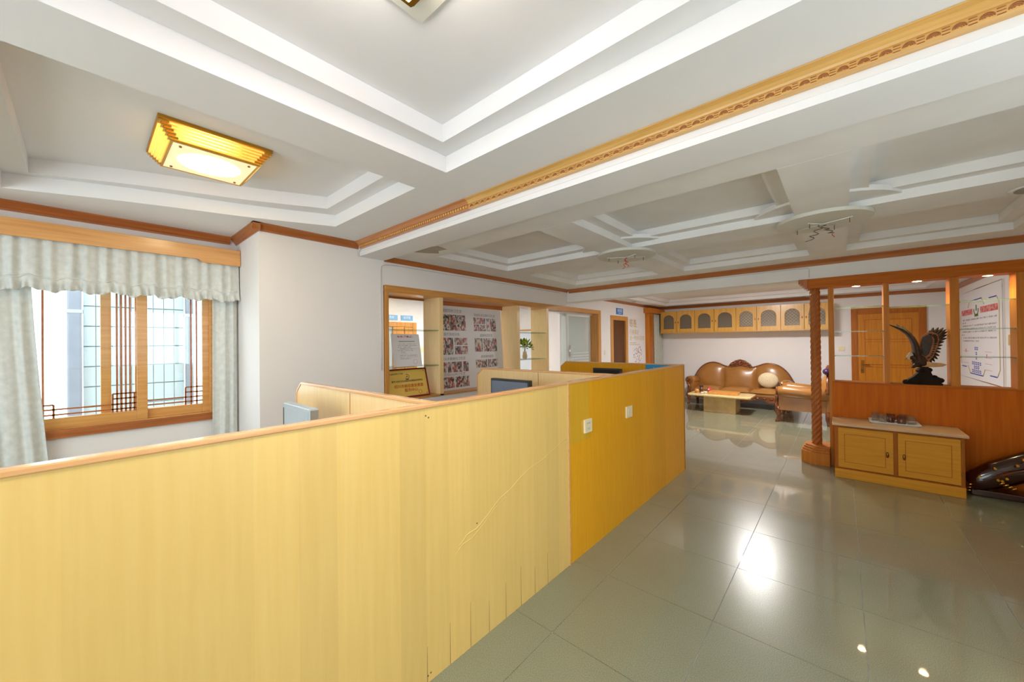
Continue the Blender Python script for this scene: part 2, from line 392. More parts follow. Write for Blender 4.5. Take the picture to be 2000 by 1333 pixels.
def text(name, body, size, mat, parent, pos, facing, extrude=.0006, align='CENTER', tilt=None, spacing=1.0):
    """flat lettering standing on a surface; facing: direction the face looks to"""
    cu = bpy.data.curves.new(name, 'FONT'); cu.body = body; cu.size = size; cu.align_x = align; cu.align_y = 'CENTER'
    cu.extrude = extrude; cu.space_character = spacing; cu.resolution_u = 2
    to = bpy.data.objects.new(name, cu); COL.objects.link(to)
    dg = bpy.context.evaluated_depsgraph_get()
    me = bpy.data.meshes.new_from_object(to.evaluated_get(dg)); me.name = name
    bpy.data.objects.remove(to); bpy.data.curves.remove(cu)
    bas = {'+X': ((0, 1, 0), (0, 0, 1), (1, 0, 0)), '-X': ((0, -1, 0), (0, 0, 1), (-1, 0, 0)), '-Y': ((1, 0, 0), (0, 0, 1), (0, -1, 0))}[facing]
    mt = Matrix([[bas[c][r] for c in range(3)] for r in range(3)]).to_4x4()
    if tilt: mt = tilt.to_4x4() @ mt
    me.transform(Matrix.Translation(Vector(pos)-root_loc(parent)) @ mt)
    me.materials.clear(); me.materials.append(M[mat])
    o = bpy.data.objects.new(name, me); COL.objects.link(o); o.parent = parent
    return o
def crown_profile(z0, z1, p):
    h = z1-z0
    return [(0, z0), (.010, z0), (.014, z0+.18*h), (p*.38, z0+.30*h), (p*.55, z0+.52*h), (p*.9, z0+.82*h), (p, z0+.86*h), (p, z1), (0, z1)]
def crown(name, mat, axis, at, sgn, a, b, z0, z1, p=.05):
    prof = [(at+sgn*u, w) for u, w in crown_profile(z0, z1, p)]
    return MB().prism(prof, 'Y' if axis == 'Y' else 'X', a, b).build(name, mat)

# ------------------------------------------------------------------ room dimensions (metres)
XL, XWIN, XR = -3.745, -4.45, 1.54          # left wall, window recess wall, right wall
XB = -4.07                                   # back of the left wall
YF, YB0 = 10.35, -2.6                        # far wall, back wall
Y_P = 0.988                                  # pillar corner
Z1, Z2, Z3 = 2.53, 2.435, 2.40               # ceiling levels of the three zones
B1a, B1b, B2a, B2b = 1.88, 2.16, 5.80, 6.08  # beams
TOPZ = 2.80

# ------------------------------------------------------------------ floor with laid tiles
fl = S(MB().box(-7.4, XR+.2, YB0-.2, YF+.2, -.12, -.004).build('floor', 'grout'), 'polished green grey tiled floor')
cache = {}
TS = .6; X0, Y0 = -.5275, 2.185
ys = [Y0+TS*1.022*k for k in range(-8, 15)]; xs = [X0+TS*k for k in range(-7, 5)]
for i in range(len(xs)-1):
    for j in range(len(ys)-1):
        xa, xb = max(xs[i], XWIN+.01), min(xs[i+1], XR-.005); ya, yb = max(ys[j], YB0+.01), min(ys[j+1], YF-.005)
        if xb-xa < .03 or yb-ya < .03: continue
        key = (round(xb-xa, 4), round(yb-ya, 4))
        if key not in cache:
            hx, hy = (xb-xa)/2-.0016, (yb-ya)/2-.0016
            cache[key] = MB().box(-hx, hx, -hy, hy, -.012, 0).mesh('tile', 'tile')
        o = bpy.data.objects.new('tile', cache[key]); COL.objects.link(o); o.parent = fl
        o.location = Vector(((xa+xb)/2, (ya+yb)/2, 0))-fl.location

# ------------------------------------------------------------------ walls
w = MB()
w.box(XWIN-.25, XL, Y_P, B1b-.01, 0, TOPZ)                      # pillar
w.box(XB, XL, B1b-.01, 7.04, 2.13, TOPZ)                         # above the showcase
w.box(XB, XL, B1b-.01, 5.17, 0, .84)                             # below the showcase
w.box(XB, XL, 7.04, 7.55, 0, TOPZ); w.box(XB, XL, 7.55, 8.28, 2.02, TOPZ); w.box(XB, XL, 8.28, YF, 0, TOPZ)
S(w.build('wall_left', 'wall'), 'white plastered left wall with showcase opening')
w = MB()
WY0, WY1, WZ0, WZ1 = -.95, .82, .85, 2.2
w.box(XWIN-.2, XWIN, YB0, WY0, 0, TOPZ); w.box(XWIN-.2, XWIN, WY1, Y_P, 0, TOPZ)
w.box(XWIN-.2, XWIN, WY0, WY1, 0, WZ0); w.box(XWIN-.2, XWIN, WY0, WY1, WZ1, TOPZ)
S(w.build('wall_window', 'wall'), 'white wall around the wooden window')
S(MB().box(XL-.4, XR+.2, YF, YF+.2, 0, TOPZ).build('wall_far', 'wall'), 'white far wall behind the leather sofa')
S(MB().box(XR, XR+.2, B2a, YF, 0, TOPZ).build('wall_right', 'wall'), 'white right wall carrying the chart poster')
RW0, RW1 = .3, 2.3
w = MB().box(XR, XR+.2, YB0, RW0, 0, TOPZ).box(XR, XR+.2, RW1, B2a, 0, TOPZ).box(XR, XR+.2, RW0, RW1, 0, .7).box(XR, XR+.2, RW0, RW1, 2.25, TOPZ)
S(w.build('wall_right_near', 'wall'), 'white right wall beside the aisle with an added window opening')
rw = S(thing('added_window_right', 'unseen daylight window added in the right wall beside the aisle', None, (XR+.1, 1.3, .7)))  # out of view, added to light the partition and aisle
m_ = MB()
for yy in (RW0, RW0+.97, RW1-.06): m_.box(XR+.06, XR+.14, yy, yy+.06, .7, 2.25)
m_.box(XR+.06, XR+.14, RW0, RW1, .7, .76).box(XR+.06, XR+.14, RW0, RW1, 2.19, 2.25); m_.build('window_frame', 'sash', rw)
MB().box(XR+.098, XR+.102, RW0+.06, RW1-.06, .76, 2.19).build('pane', 'glass', rw)
w = MB(); bw = (-3.4, .6)
w.box(XWIN-.2, bw[0], YB0-.2, YB0, 0, TOPZ); w.box(bw[1], XR+.2, YB0-.2, YB0, 0, TOPZ)
w.box(bw[0], bw[1], YB0-.2, YB0, 0, .3); w.box(bw[0], bw[1], YB0-.2, YB0, 2.4, TOPZ)
S(w.build('wall_back', 'wall'), 'white back wall with an added wide window opening')

# ------------------------------------------------------------------ ceiling
ce = S(MB().box(XWIN-.25, XR+.2, YB0-.2, YF+.2, TOPZ, TOPZ+.1).build('ceiling', 'ceil'), 'white stepped tray ceiling')
def layer(name, mat, polys, z0, z1):
    m_ = MB()
    for p in polys: m_.prism(p, 'Z', z0, z1)
    return m_.build(name, mat, ce)
def rect(x0, x1, y0, y1): return [(x0, y0), (x1, y0), (x1, y1), (x0, y1)]
def scurve(ins):
    # wavy window side of the left tray, from the near end to the far end
    pts = []
    ya, yb = -.353+ins, 1.47-ins
    for k in range(25):
        t = k/24; y = ya+(yb-ya)*t
        s_ = t*t*(3-2*t)
        x = -4.10+ins+(.74)*(.55*t+.45*s_)+.05*math.sin(2*PI*t)
        pts.append((x, y))
    return pts
def zone1(ins, z0, z1, nm):
    cv = scurve(ins); n0, n1 = -.353+ins, 1.47-ins
    xa, xb = -2.14-ins, -1.81+ins
    t0, t1, t2 = -1.7+ins, 1.466-ins, 1.25-ins
    P = [[(XWIN, n0)]+cv+[(XWIN, n1)], rect(xa, xb, n0, n1), rect(XWIN, xb, n1, B1a), rect(XWIN, xb, YB0, n0),
         rect(xb, t2, t1, B1a), rect(xb, t2, YB0, t0), rect(t2, XR, YB0, B1a)]
    return layer(nm, 'ceil', P, z0, z1)
zone1(0, Z1, 2.63, 'tray_soffit'); zone1(.115, 2.63, 2.73, 'tray_step')
layer('tray_panel', 'ceil', [rect(XWIN, XR, YB0, B1a)], 2.73, TOPZ)
layer('beam', 'ceil', [rect(XL, XR, B1a, B1b)], 2.395, TOPZ)
layer('beam', 'ceil_old', [rect(XL, XR, B2a, B2b)], 2.215, TOPZ)
MB().box(XL, XR, B1a-.003, B1a, 2.43, 2.432).build('beam_groove', 'ceil_old', ce)
# zone 2: ribbed coffers
RX = [(-1.93, -1.60), (-.26, .05)]; RY = (3.70, 4.12); TX0, TX1, TY0, TY1 = -3.31, 1.15, 2.55, 5.40
def circ(cx, cy, r, n=40): return [(cx+r*math.cos(2*PI*k/n), cy+r*math.sin(2*PI*k/n)) for k in range(n)]
def zone2(w_, z0, z1, nm):
    P = [rect(XL, TX0+w_, B1b, B2a), rect(TX1-w_, XR, B1b, B2a), rect(TX0+w_, TX1-w_, B1b, TY0+w_), rect(TX0+w_, TX1-w_, TY1-w_, B2a)]
    return layer(nm, 'ceil_old', P, z0, z1)
zone2(0, Z2, 2.50, 'coffer_border'); zone2(.10, 2.50, 2.57, 'coffer_step')
layer('coffer_panel', 'ceil_old', [rect(XL, XR, B1b, B2a)], 2.57, TOPZ)
for a, b_ in RX:
    layer('cross_rib', 'ceil_old', [rect(a, b_, TY0, TY1)], 2.4345, 2.57)
    layer('cross_rib_step', 'ceil_old', [rect(a-.1, a, TY0+.1, TY1-.1), rect(b_, b_+.1, TY0+.1, TY1-.1)], 2.4995, 2.57)
layer('long_rib', 'ceil_old', [rect(TX0, TX1, RY[0], RY[1])], 2.436, 2.57)
layer('long_rib_step', 'ceil_old', [rect(TX0+.1, TX1-.1, RY[0]-.1, RY[0]), rect(TX0+.1, TX1-.1, RY[1], RY[1]+.1)], 2.501, 2.569)
DISC = [(-1.745, 3.88), (-.105, 3.86)]
for cx, cy in DISC:
    layer('rose_step', 'ceil_old', [circ(cx, cy, .46)], 2.482, 2.52)
    layer('ceiling_rose', 'rose', [circ(cx, cy, .30)], 2.408, 2.434)
layer('stain_patch', 'stain', [[(-3.32, 2.24), (-3.12, 2.22), (-2.95, 2.28), (-2.98, 2.42), (-3.1, 2.40), (-3.18, 2.47), (-3.26, 2.38)]], 2.4335, 2.436)
# zone 3
def zone3(w_, z0, z1, nm):
    a0, a1, b0, b1 = -3.40+w_, 1.15-w_, 6.55+w_, 9.95-w_
    P = [rect(XL, a0, B2b, YF), rect(a1, XR, B2b, YF), rect(a0, a1, B2b, b0), rect(a0, a1, b1, YF)]
    return layer(nm, 'ceil', P, z0, z1)
zone3(0, Z3, 2.47, 'lounge_soffit'); zone3(.1, 2.47, 2.54, 'lounge_step')
layer('lounge_panel', 'ceil', [rect(XL, XR, B2b, YF)], 2.54, TOPZ)

# ------------------------------------------------------------------ crown trims
p1 = .055
S(crown('trim_1', 'crown', 'Y', XWIN, 1, YB0, Y_P-p1, 2.462, Z1, p1), 'brown crown moulding above the window')
S(crown('trim_2', 'crown_x', 'X', Y_P, -1, XWIN, XL+p1, 2.464, Z1, p1), 'brown crown moulding on the pillar return')
S(crown('trim_3', 'crown', 'Y', XL, 1, Y_P-p1, B1a, 2.467, Z1, p1), 'brown crown moulding on the pillar face')
def fascia(name, mat, a, b):
    z0, z1 = 2.462, Z1-.001; h = z1-z0; p = .07
    pr_ = [(0, z0), (.034, z0), (.034, z0+.06*h), (.030, z0+.08*h), (.030, z0+.46*h), (.036, z0+.5*h), (.040, z0+.62*h), (.052, z0+.8*h), (.066, z0+.9*h), (p, z0+.92*h), (p, z1), (0, z1)]
    return MB().prism([(B1a-u, w_) for u, w_ in pr_], 'X', a, b).build(name, mat)
t4 = S(fascia('trim_4', 'gold_crown_l', XL+p1, -2.03), 'reddish dentil crown along the near beam')
t5 = S(fascia('trim_5', 'gold_crown', -2.03, XR), 'golden carved crown along the near beam')
dm = MB().box(-.008, .008, -.006, .006, -.009, .009).mesh('dentil', 'gold_crown')
k = 0
x = XL+.1
while x < -2.05:
    o = bpy.data.objects.new('dentil', dm); COL.objects.link(o); o.parent = t4
    o.location = Vector((x, B1a-.033, 2.480))-t4.location; x += .029
fm = MB()
for r in (.005, .010, .015):
    fm.loft([(r*math.cos(a), 0, r*math.sin(a)-.007) for a in [PI*q/8 for q in range(9)]], .0018, 4)
for zz in (-.010, .0, .009):
    fm.loft([(.018, 0, zz), (.036, 0, zz)], .0016, 4)
fm = fm.mesh('fret_motif', 'crown')
x = -2.0
while x < XR-.05:
    o = bpy.data.objects.new('fret_motif', fm); COL.objects.link(o); o.parent = t5
    o.location = Vector((x, B1a-.0312, 2.4805))-t5.location; x += .056
S(crown('trim_6', 'crown', 'Y', XL, 1, B1b, B2a, 2.385, Z2, .045), 'brown crown moulding above the showcase')
S(crown('trim_7', 'crown_x', 'X', B2a, -1, XL+.045, XR, 2.368, Z2, .045), 'brown crown moulding along the far beam')
S(crown('trim_8', 'crown', 'Y', XL, 1, B2b, YF, 2.345, Z3, .045), 'brown crown moulding on the lounge left wall')
S(crown('trim_9', 'crown_x', 'X', YF, -1, XL+.045, XR-.045, 2.335, Z3, .045), 'brown crown moulding on the far wall')
S(crown('trim_10', 'crown', 'Y', XR, -1, B2b, YF, 2.335, Z3, .045), 'brown crown moulding on the lounge right wall')

# ------------------------------------------------------------------ window on the left
xw = XWIN-.03
win = S(thing('window_1', 'oak sliding window with lattice bars', None, (XWIN, 0, WZ0)))
f = MB().box(xw-.08, XWIN-.005, WY1-.045, WY1, WZ0, WZ1).box(xw-.08, XWIN-.005, WY0, WY0+.045, WZ0, WZ1).box(xw-.08, XWIN-.005, WY0+.045, WY1-.045, WZ1-.05, WZ1).box(xw-.08, XWIN-.005, WY0+.045, WY1-.045, WZ0, WZ0+.02)
f.build('window_frame', 'sash', win, bevel=.004)
sl = MB()
for q in range(5): sl.box(XWIN, XWIN+.03-.003*(q % 2), WY0-.05, WY1+.01, .80+q*.0125, .80+(q+1)*.0125)
sl.build('window_sill', 'crown', win)
def sash(y0, y1, x, bars, stile=.075):
    rail = .08
    m_ = MB().box(x-.015, x+.015, y0, y0+stile, WZ0+.02, WZ1-.05).box(x-.015, x+.015, y1-stile, y1, WZ0+.02, WZ1-.05)
    m_.box(x-.0145, x+.0145, y0+stile, y1-stile, WZ0+.02, WZ0+.02+rail).box(x-.0145, x+.0145, y0+stile, y1-stile, WZ1-.13, WZ1-.05)
    s_ = m_.build('sash', 'sash', win, bevel=.003)
    MB().box(x-.003, x+.003, y0+stile-.01, y1-stile+.01, WZ0+.09, WZ1-.12).build('pane', 'glass', s_)
    for (a0, a1, b0, b1) in bars:
        MB().box(x+.004, x+.012, a0, a1, b0, b1).build('muntin', 'crown', s_)
t_ = .0058; zb = WZ0+.10; zt = WZ1-.13
def vb(y, z0=zb, z1=zt): return (y-t_, y+t_, z0, z1)
def hb(z, y0, y1): return (y0, y1, z-t_, z+t_)
rs = [vb(.645), vb(.685), vb(.605, zb, 1.11), hb(1.11, .605, .74), hb(1.065, .605, .74), hb(1.02, .355, .74), hb(.98, .355, .74)]
sash(.28, .80, xw-.02, rs)
ls = [vb(.175), vb(.20), vb(.225), vb(.25), vb(.15, zb, 1.10), vb(.275, zb, 1.10), hb(1.10, .15, .29), hb(1.06, .15, .29), hb(1.015, -.20, .29), hb(.975, -.20, .29),
      vb(-.205), vb(-.155, zb, 1.05), hb(1.05, -.205, -.155), vb(-.30), vb(-.34)]
sash(-.92, .355, xw+.012, ls, .065)
sash(.085, .80, xw-.055, [], .06)
FA0, FA1 = -.01, .93
# outside: tiled wing of the building and a rain pipe
wing = S(thing('wall_outside', 'pale tiled house wall seen through the window', None, (-7.0, .55, 0)))
MB().box(-7.4, -7.012, FA0, FA1, -.2, 3.4).build('joint_layer', 'out_joint', wing)
tm = MB().box(-.012, .012, -.049, .049, -.118, .118).mesh('tile', 'out_tile')
for i in range(int((FA1-FA0)/.104)):
    for j in range(8):
        o = bpy.data.objects.new('tile', tm); COL.objects.link(o); o.parent = wing
        o.location = (0, FA0+.052+.104*i-.55, .62+.25*j)
for (ya, yb, lb) in ((FA0-.13, FA0-.01, 'grey square rain pipe left of the tiled house wall outside'), (FA1+.01, FA1+.09, 'grey rain pipe right of the tiled house wall outside')):
    rp_ = thing('rain_pipe', lb, 'pipe', (-6.95, (ya+yb)/2, -.2), group='rain pipes outside')
    MB().box(-7.01, -6.89, ya, yb, -.2, 3.4).build('pipe', 'out_pipe', rp_, bevel=.02)
    for z in (.6, 1.9): MB().box(-7.015, -6.885, ya-.01, yb+.01, z, z+.04).build('bracket', 'out_joint', rp_)
S(MB().box(-12, XWIN-.2, -6, 1.5, -.3, -.2).build('floor_outside', 'out_tile'))

# unseen back window, added to bring in daylight from behind the camera
bwn = S(thing('added_window_back', 'unseen wide daylight window added in the back wall', None, (-1.4, YB0, .3)))
m_ = MB()
for xx in (bw[0], -2.1, -.75, bw[1]-.06): m_.box(xx, xx+.06, YB0-.12, YB0-.04, .3, 2.4)
m_.box(bw[0], bw[1], YB0-.12, YB0-.04, .3, .36).box(bw[0], bw[1], YB0-.12, YB0-.04, 2.34, 2.4)
m_.build('window_frame', 'sash', bwn)
MB().box(bw[0], bw[1], YB0-.082, YB0-.078, .3, 2.4).build('pane', 'glass', bwn)

# ------------------------------------------------------------------ pelmet and curtains
pel = [(-1.3, 2.262), (.672, 2.262), (.70, 2.236), (Y_P-.004, 2.236), (Y_P-.004, 2.385), (-1.3, 2.385)]
tag(MB().prism(pel, 'X', XWIN+.135, XWIN+.155).box(XWIN, XWIN+.135, -1.3, Y_P-.004, 2.365, 2.385).build('curtain_pelmet', 'pelmet', bevel=.003), 'light wooden pelmet board above the window curtains', 'pelmet')
def pleat(y, k=1.0, ph=0): return math.sin(y*52*k+ph)+.45*math.sin(y*83*k+1.3+ph)+.3*math.sin(y*29*k+ph*2)
def val(u, v):
    y = -1.28+u*(Y_P-.008+1.28); z = 2.30-v*(.402+.012*math.sin(y*31)+.006*math.sin(y*77))
    amp = .006+.008*min(1, v*1.4)
    if .72 < v < .82: amp *= .45
    fl_ = .018*max(0, v-.8)/.2
    return (XWIN+.108+amp*pleat(y, 1.35)+fl_*(1+.9*math.sin(y*150))+(.004 if v > .8 else 0) + (.02*v if v < .77 else .012), y, z)
vo = MB().grid(val, 420, 26).build('curtain_valance', 'curtain', solid=.003)
tag(vo, 'gathered grey green valance with ruffled hem under the pelmet', 'valance')
def seam(u): 
    x, y, z = val(u, .77); return (x+.006, y, z)
MB().loft([seam(q/420) for q in range(421)], .0065, 5).build('gather_seam', 'curtain', vo)
def drape(name, ya, yb, yc, yd, zt_, zb_, label, ph):
    def fn(u, v):
        y0 = ya+(yc-ya)*v**1.4; y1 = yb+(yd-yb)*v**1.4
        y = y0+(y1-y0)*u; n = (yb-ya)
        a = .016*(.55+.45*v)
        return (XWIN+.058+a*math.sin(u*2*PI*n*13+ph)+.006*math.sin(u*2*PI*n*19+2*ph+v), y, zt_+(zb_-zt_)*v)
    o = MB().grid(fn, 110, 30).build(name, 'curtain', solid=.003); return tag(o, label, 'curtain', 'window curtains')
drape('window_curtain', -.95, -.26, -.95, -.13, 2.22, .06, 'grey green curtain at the left edge of the photo, left of the window', .4)
drape('window_curtain', .785, .972, .775, .968, 2.22, .06, 'narrow grey green curtain between the window and the white pillar', 1.1)

# ------------------------------------------------------------------ gold ceiling lamps
def gold_lamp(name, label, cx, cy, zc, w0, d0_, rod, pane, pane_col):
    t = thing(name, label, 'ceiling lamp', (cx, cy, zc))
    B('base_plate', 'lampbase', t, -w0/2, w0/2, -d0_/2, d0_/2, -.022, 0, bevel=.003, local=True)
    for q in range(5):
        ins = .012+q*.0105; z = -.030-q*.0145; a, b_ = w0/2-ins, d0_/2-ins
        for sx in (-1, 1):
            MB().loft([(sx*a, -b_+.03, z), (sx*a, b_-.03, z)], .0066, 8).build('glass_rod', rod, t, local=True)
            MB().loft([(-a+.03, sx*b_, z), (a-.03, sx*b_, z)], .0066, 8).build('glass_rod', rod, t, local=True)
        for sx in (-1, 1):
            for sy in (-1, 1):
                m_ = MB().box(sx*(a-.035), sx*(a+.007), sy*(b_-.006), sy*(b_+.007), z-.006, z+.006).box(sx*(a-.006), sx*(a+.007), sy*(b_-.035), sy*(b_-.006), z-.006, z+.006)
                m_.build('corner_clip', 'gold', t, local=True)
    a, b_ = w0/2-.07, d0_/2-.07
    p = B('frosted_pane', pane, t, -a, a, -b_, b_, -.104, -.098, local=True)
    m_ = MB().box(-a-.012, a+.012, -b_-.012, -b_, -.106, -.092).box(-a-.012, a+.012, b_, b_+.012, -.106, -.092).box(-a-.012, -a, -b_, b_, -.106, -.092).box(a, a+.012, -b_, b_, -.106, -.092)
    m_.build('pane_rim', 'gold', t, local=True)
    for sx in (-1, 1):
        for sy in (-1, 1):
            MB().lathe([(.007, -.111), (.007, -.104)], (sx*(a-.035), sy*(b_-.035), 0), 10).build('screw_cap', 'brass', p, local=True)
    return t
gold_lamp('ceiling_lamp', 'lit gold stepped ceiling lamp in the wavy tray near the window', -3.0, .53, 2.73, .56, .54, 'lamp_glass', 'lamp_pane', None)
main = gold_lamp('ceiling_lamp', 'gold ceiling lamp cut off by the top edge of the photo', -.90, .53, 2.715, .46, .50, 'main_rod', 'main_pane', None)
B('mounting_pad', 'rose', main, -.30, .30, -.33, .33, 0, .0148, local=True)
t = thing('ceiling_lamp', 'round white ceiling lamp of the lounge mirrored in the floor', 'ceiling lamp', (-1.18, 7.88, 2.54))
MB().lathe([(.26, -.04), (.26, 0)], (0, 0, 0), 40).build('rim', 'white_metal', t, local=True)
MB().lathe([(.02, -.07), (.15, -.066), (.22, -.055), (.245, -.04)], (0, 0, 0), 40).build('diffuser', 'far_pane', t, local=True)
# small recessed downlights of the lounge soffit
for (x, y, lb) in ((-3.58, 8.35, 'small recessed downlight above the narrow doorway'), (-.60, 10.1, 'small recessed downlight above the wall cabinets')):
    d = thing('downlight', lb, 'downlight', (x, y, Z3), group='recessed lounge downlights')
    MB().lathe([(.045, -.006), (.05, -.003), (.05, 0)], (0, 0, 0), 20).build('ring', 'brass', d, local=True)
    MB().lathe([(.03, -.0075), (.03, -.0062)], (0, 0, 0), 16).build('lens', 'blind', d, local=True)
d = thing('ceiling_vent', 'dark round opening in the coffered ceiling at the right edge', 'vent', (.95, 4.0, 2.436))
MB().lathe([(.11, -.006), (.12, 0)], (0, 0, 0), 28).build('ring', 'ceil_old', d, local=True)
MB().lathe([(.095, -.009), (.095, -.0062)], (0, 0, 0), 28).build('grille', 'blind', d, local=True)

# ------------------------------------------------------------------ loose brackets and wires under the two ceiling roses
def fixture(label, cx, cy, arms, wires):
    t = thing('lamp_bracket', label, 'bracket', (cx, cy, 2.408), group='stripped lamp brackets')
    for a, ln in arms:
        c, s_ = math.cos(a)*ln, math.sin(a)*ln
        MB().loft([(-c, -s_, -.012), (c, s_, -.012)], .0045, 6).build('cross_bar', 'cable', t, local=True)
        for q in (-1, 1): MB().loft([(q*c*.9, q*s_*.9, -.010), (q*c*.9, q*s_*.9, -.05)], .003, 6).build('bolt', 'wire', t, local=True)
    for pts, mt in wires: MB().loft(pts, .003, 6).build('loose_wire', mt, t, local=True)
def curly(p0, n, dx, dy, dz, amp, sd):
    r = random.Random(sd); 
    return [(p0[0]+dx*q/n+amp*math.sin(q*1.1+sd), p0[1]+dy*q/n+amp*math.cos(q*.9+sd), p0[2]+dz*(q/n)**.8) for q in range(n+1)]
fixture('bare lamp bracket with red wires under the left ceiling rose', DISC[0][0], DISC[0][1], [(.6, .2), (-.5, .16)],
        [(curly((0, 0, -.01), 14, .0, .03, -.10, .012, 1), 'red_wire'), (curly((0, 0, -.01), 14, -.03, .0, -.12, .010, 2), 'red_wire')])
fixture('bare lamp bracket with dark curly wires under the right ceiling rose', DISC[1][0], DISC[1][1], [(-.45, .2), (.9, .13)],
        [(curly((0, 0, -.01), 18, -.09, .10, -.10, .022, 4), 'wire'), (curly((0, 0, -.01), 18, .06, .08, -.07, .02, 6), 'wire'), (curly((.06, .08, -.08), 6, .01, .01, -.03, .004, 3), 'red_wire')])

# ------------------------------------------------------------------ wall cable
cb = [(XL+.006, 2.115, z) for z in (1.2, 1.6, 2.0, 2.30)]+[(XL+.006, 2.125, 2.335), (XL+.006, 2.16, 2.352)]+[(XL+.006, 2.3+.25*q, 2.362-.003*(q % 2)) for q in range(14)]
tag(MB().loft(cb, .005, 6).build('wall_cable', 'cable'), 'thin painted cable running up beside the showcase and under the crown', 'cable')
tag(MB().loft([(XL+.05, B1a-.02, 2.56-.035), (XL+.07, B1a-.03, 2.47), (XL+.012, B1a-.012, 2.44), (XL+.01, B1a-.01, 2.39)], .006, 6).build('wall_cable', 'cable'), 'short white cable end where the near beam meets the wall', 'cable')
tag(MB().loft([(XL+.5+.33*q, B2a-.006, 2.352-.002*(q % 2)) for q in range(9)]+[(-.30, B2a-.006, 2.35), (-.285, B2a-.006, 2.33), (-.285, B2a-.006, 2.235)], .005, 6).build('wall_cable', 'cable'), 'thin cable along the far beam dropping to the twisted column', 'cable')

# ------------------------------------------------------------------ cubicle partition
XP = -1.369; PZ = 1.215
def screen(name, label, box_, mat, cap_mat, axis, cham=False):
    x0, x1, y0, y1 = box_
    t = thing(name, label, 'partition', ((x0+x1)/2, (y0+y1)/2, 0), group='cubicle partitions')
    z = PZ-.018
    if cham:
        poly = [(x0, 0), (x1, 0), (x1, z), (x0+.075, z), (x0, z-.06)]
        MB().prism(poly, 'Y', y0+.004, y1-.004).build('panel', mat, t)
        MB().box(x0+.075, x1, y0, y1, z, PZ).build('cap_rail', cap_mat, t, bevel=.004)
        MB().prism([(x0-.004, z-.062), (x0+.072, PZ-.018), (x0+.078, PZ), (x0-.012, z-.055)], 'Y', y0, y1).build('corner_edging', cap_mat, t)
        MB().box(x0-.012, x0, y0, y1, 0, z-.06).build('end_edging', cap_mat, t)
    else:
        MB().box(x0+.004, x1-.004, y0, y1, 0, z).build('panel', mat, t)
        MB().box(x0, x1, y0, y1, z, PZ).build('cap_rail', cap_mat, t, bevel=.004)
    return t
near = screen('partition_screen', 'long pale yellow veneered partition filling the left foreground', (XP-.042, XP, -1.429, 2.118), 'maple', 'edge', 'Y')
MB().box(XP-.043, XP+.002, 2.118, 2.132, 0, PZ).build('joint_strip', 'edge', near)
rg = [(1.17, .52), (1.22, .555), (1.28, .56), (1.36, .60), (1.45, .655), (1.54, .68), (1.62, .72), (1.71, .75), (1.82, .765), (1.93, .80), (2.02, .83), (2.10, .84)]
MB().loft([(XP-.0052, y, z) for y, z in rg], .0026, 6).build('veneer_blister', 'maple', near)
MB().loft([(XP-.0052, y-.03, z-.035) for y, z in rg[:6]], .0024, 6).build('veneer_blister', 'maple', near)
for (y, z) in ((.985, 1.165), (1.0, 1.155), (.985, .03), (1.0, .035), (1.285, .585)):
    MB().lathe([(.004, XP-.005), (.004, XP-.0035)], (0, y, z), 8, 'X').build('screw_hole', 'wire', near)
for q in range(8):
    y = .982+.1275*q; MB().prism([(y-.0013, 0), (y+.0013, 0), (y+.0004, .16+.03*(q % 3)), (y-.0004, .16+.03*(q % 3))], 'X', XP-.0045, XP-.0036).build('veneer_crack', 'brass', near)
far_p = screen('partition_screen', 'darker orange veneered partition with two wall sockets', (XP-.042, XP, 2.132, 4.56), 'orange', 'edge', 'Y')
MB().box(XP-.0042, XP-.0025, 2.135, 2.40, .79, PZ-.02).build('veneer_patch', 'orange2', far_p)
MB().box(XP-.043, XP+.001, 4.56, 4.572, 0, PZ).build('end_edging', 'crown', far_p)
dv = []
for (y, lb, mt) in ((1.03, 'pale maple divider screen nearest the window pillar', 'maple_in'), (2.86, 'maple divider screen behind the grey blue monitor', 'maple_in'), (4.50, 'orange end screen carrying the blue sign', 'orange')):
    dv.append(screen('divider_screen', lb, (-3.02, XP-.043, y, y+.042), mt, 'edge_x', 'X', True))
    if y < 4: MB().box(-2.187, -2.183, y+.002, y+.0045, 0, PZ-.02).build('panel_joint', 'crown', dv[-1])
for (ya, yb, lb, twin) in ((2.315, 2.415, 'ivory double socket plate nearest the pale partition', 1), (2.995, 3.11, 'ivory blank switch plate further along the orange partition', 0)):
    t = thing('wall_socket', lb, 'socket', (XP-.003, (ya+yb)/2, .885), group='sockets on the partition')
    B('face_plate', 'socket', t, 0, .014, -(yb-ya)/2, (yb-ya)/2, -.047, .047, bevel=.003, local=True)
    if twin:
        for (yy, zz, hy, hz) in ((.0, .02, .012, .002), (.018, .02, .002, .006), (-.018, .02, .002, .006), (.01, -.02, .002, .007), (-.01, -.02, .002, .007)):
            B('slot', 'blind', t, .0141, .0146, yy-hy, yy+hy, zz-hz, zz+hz, local=True)
    else: B('rocker', 'socket', t, .0135, .017, -.03, .03, -.03, .03, bevel=.002, local=True)
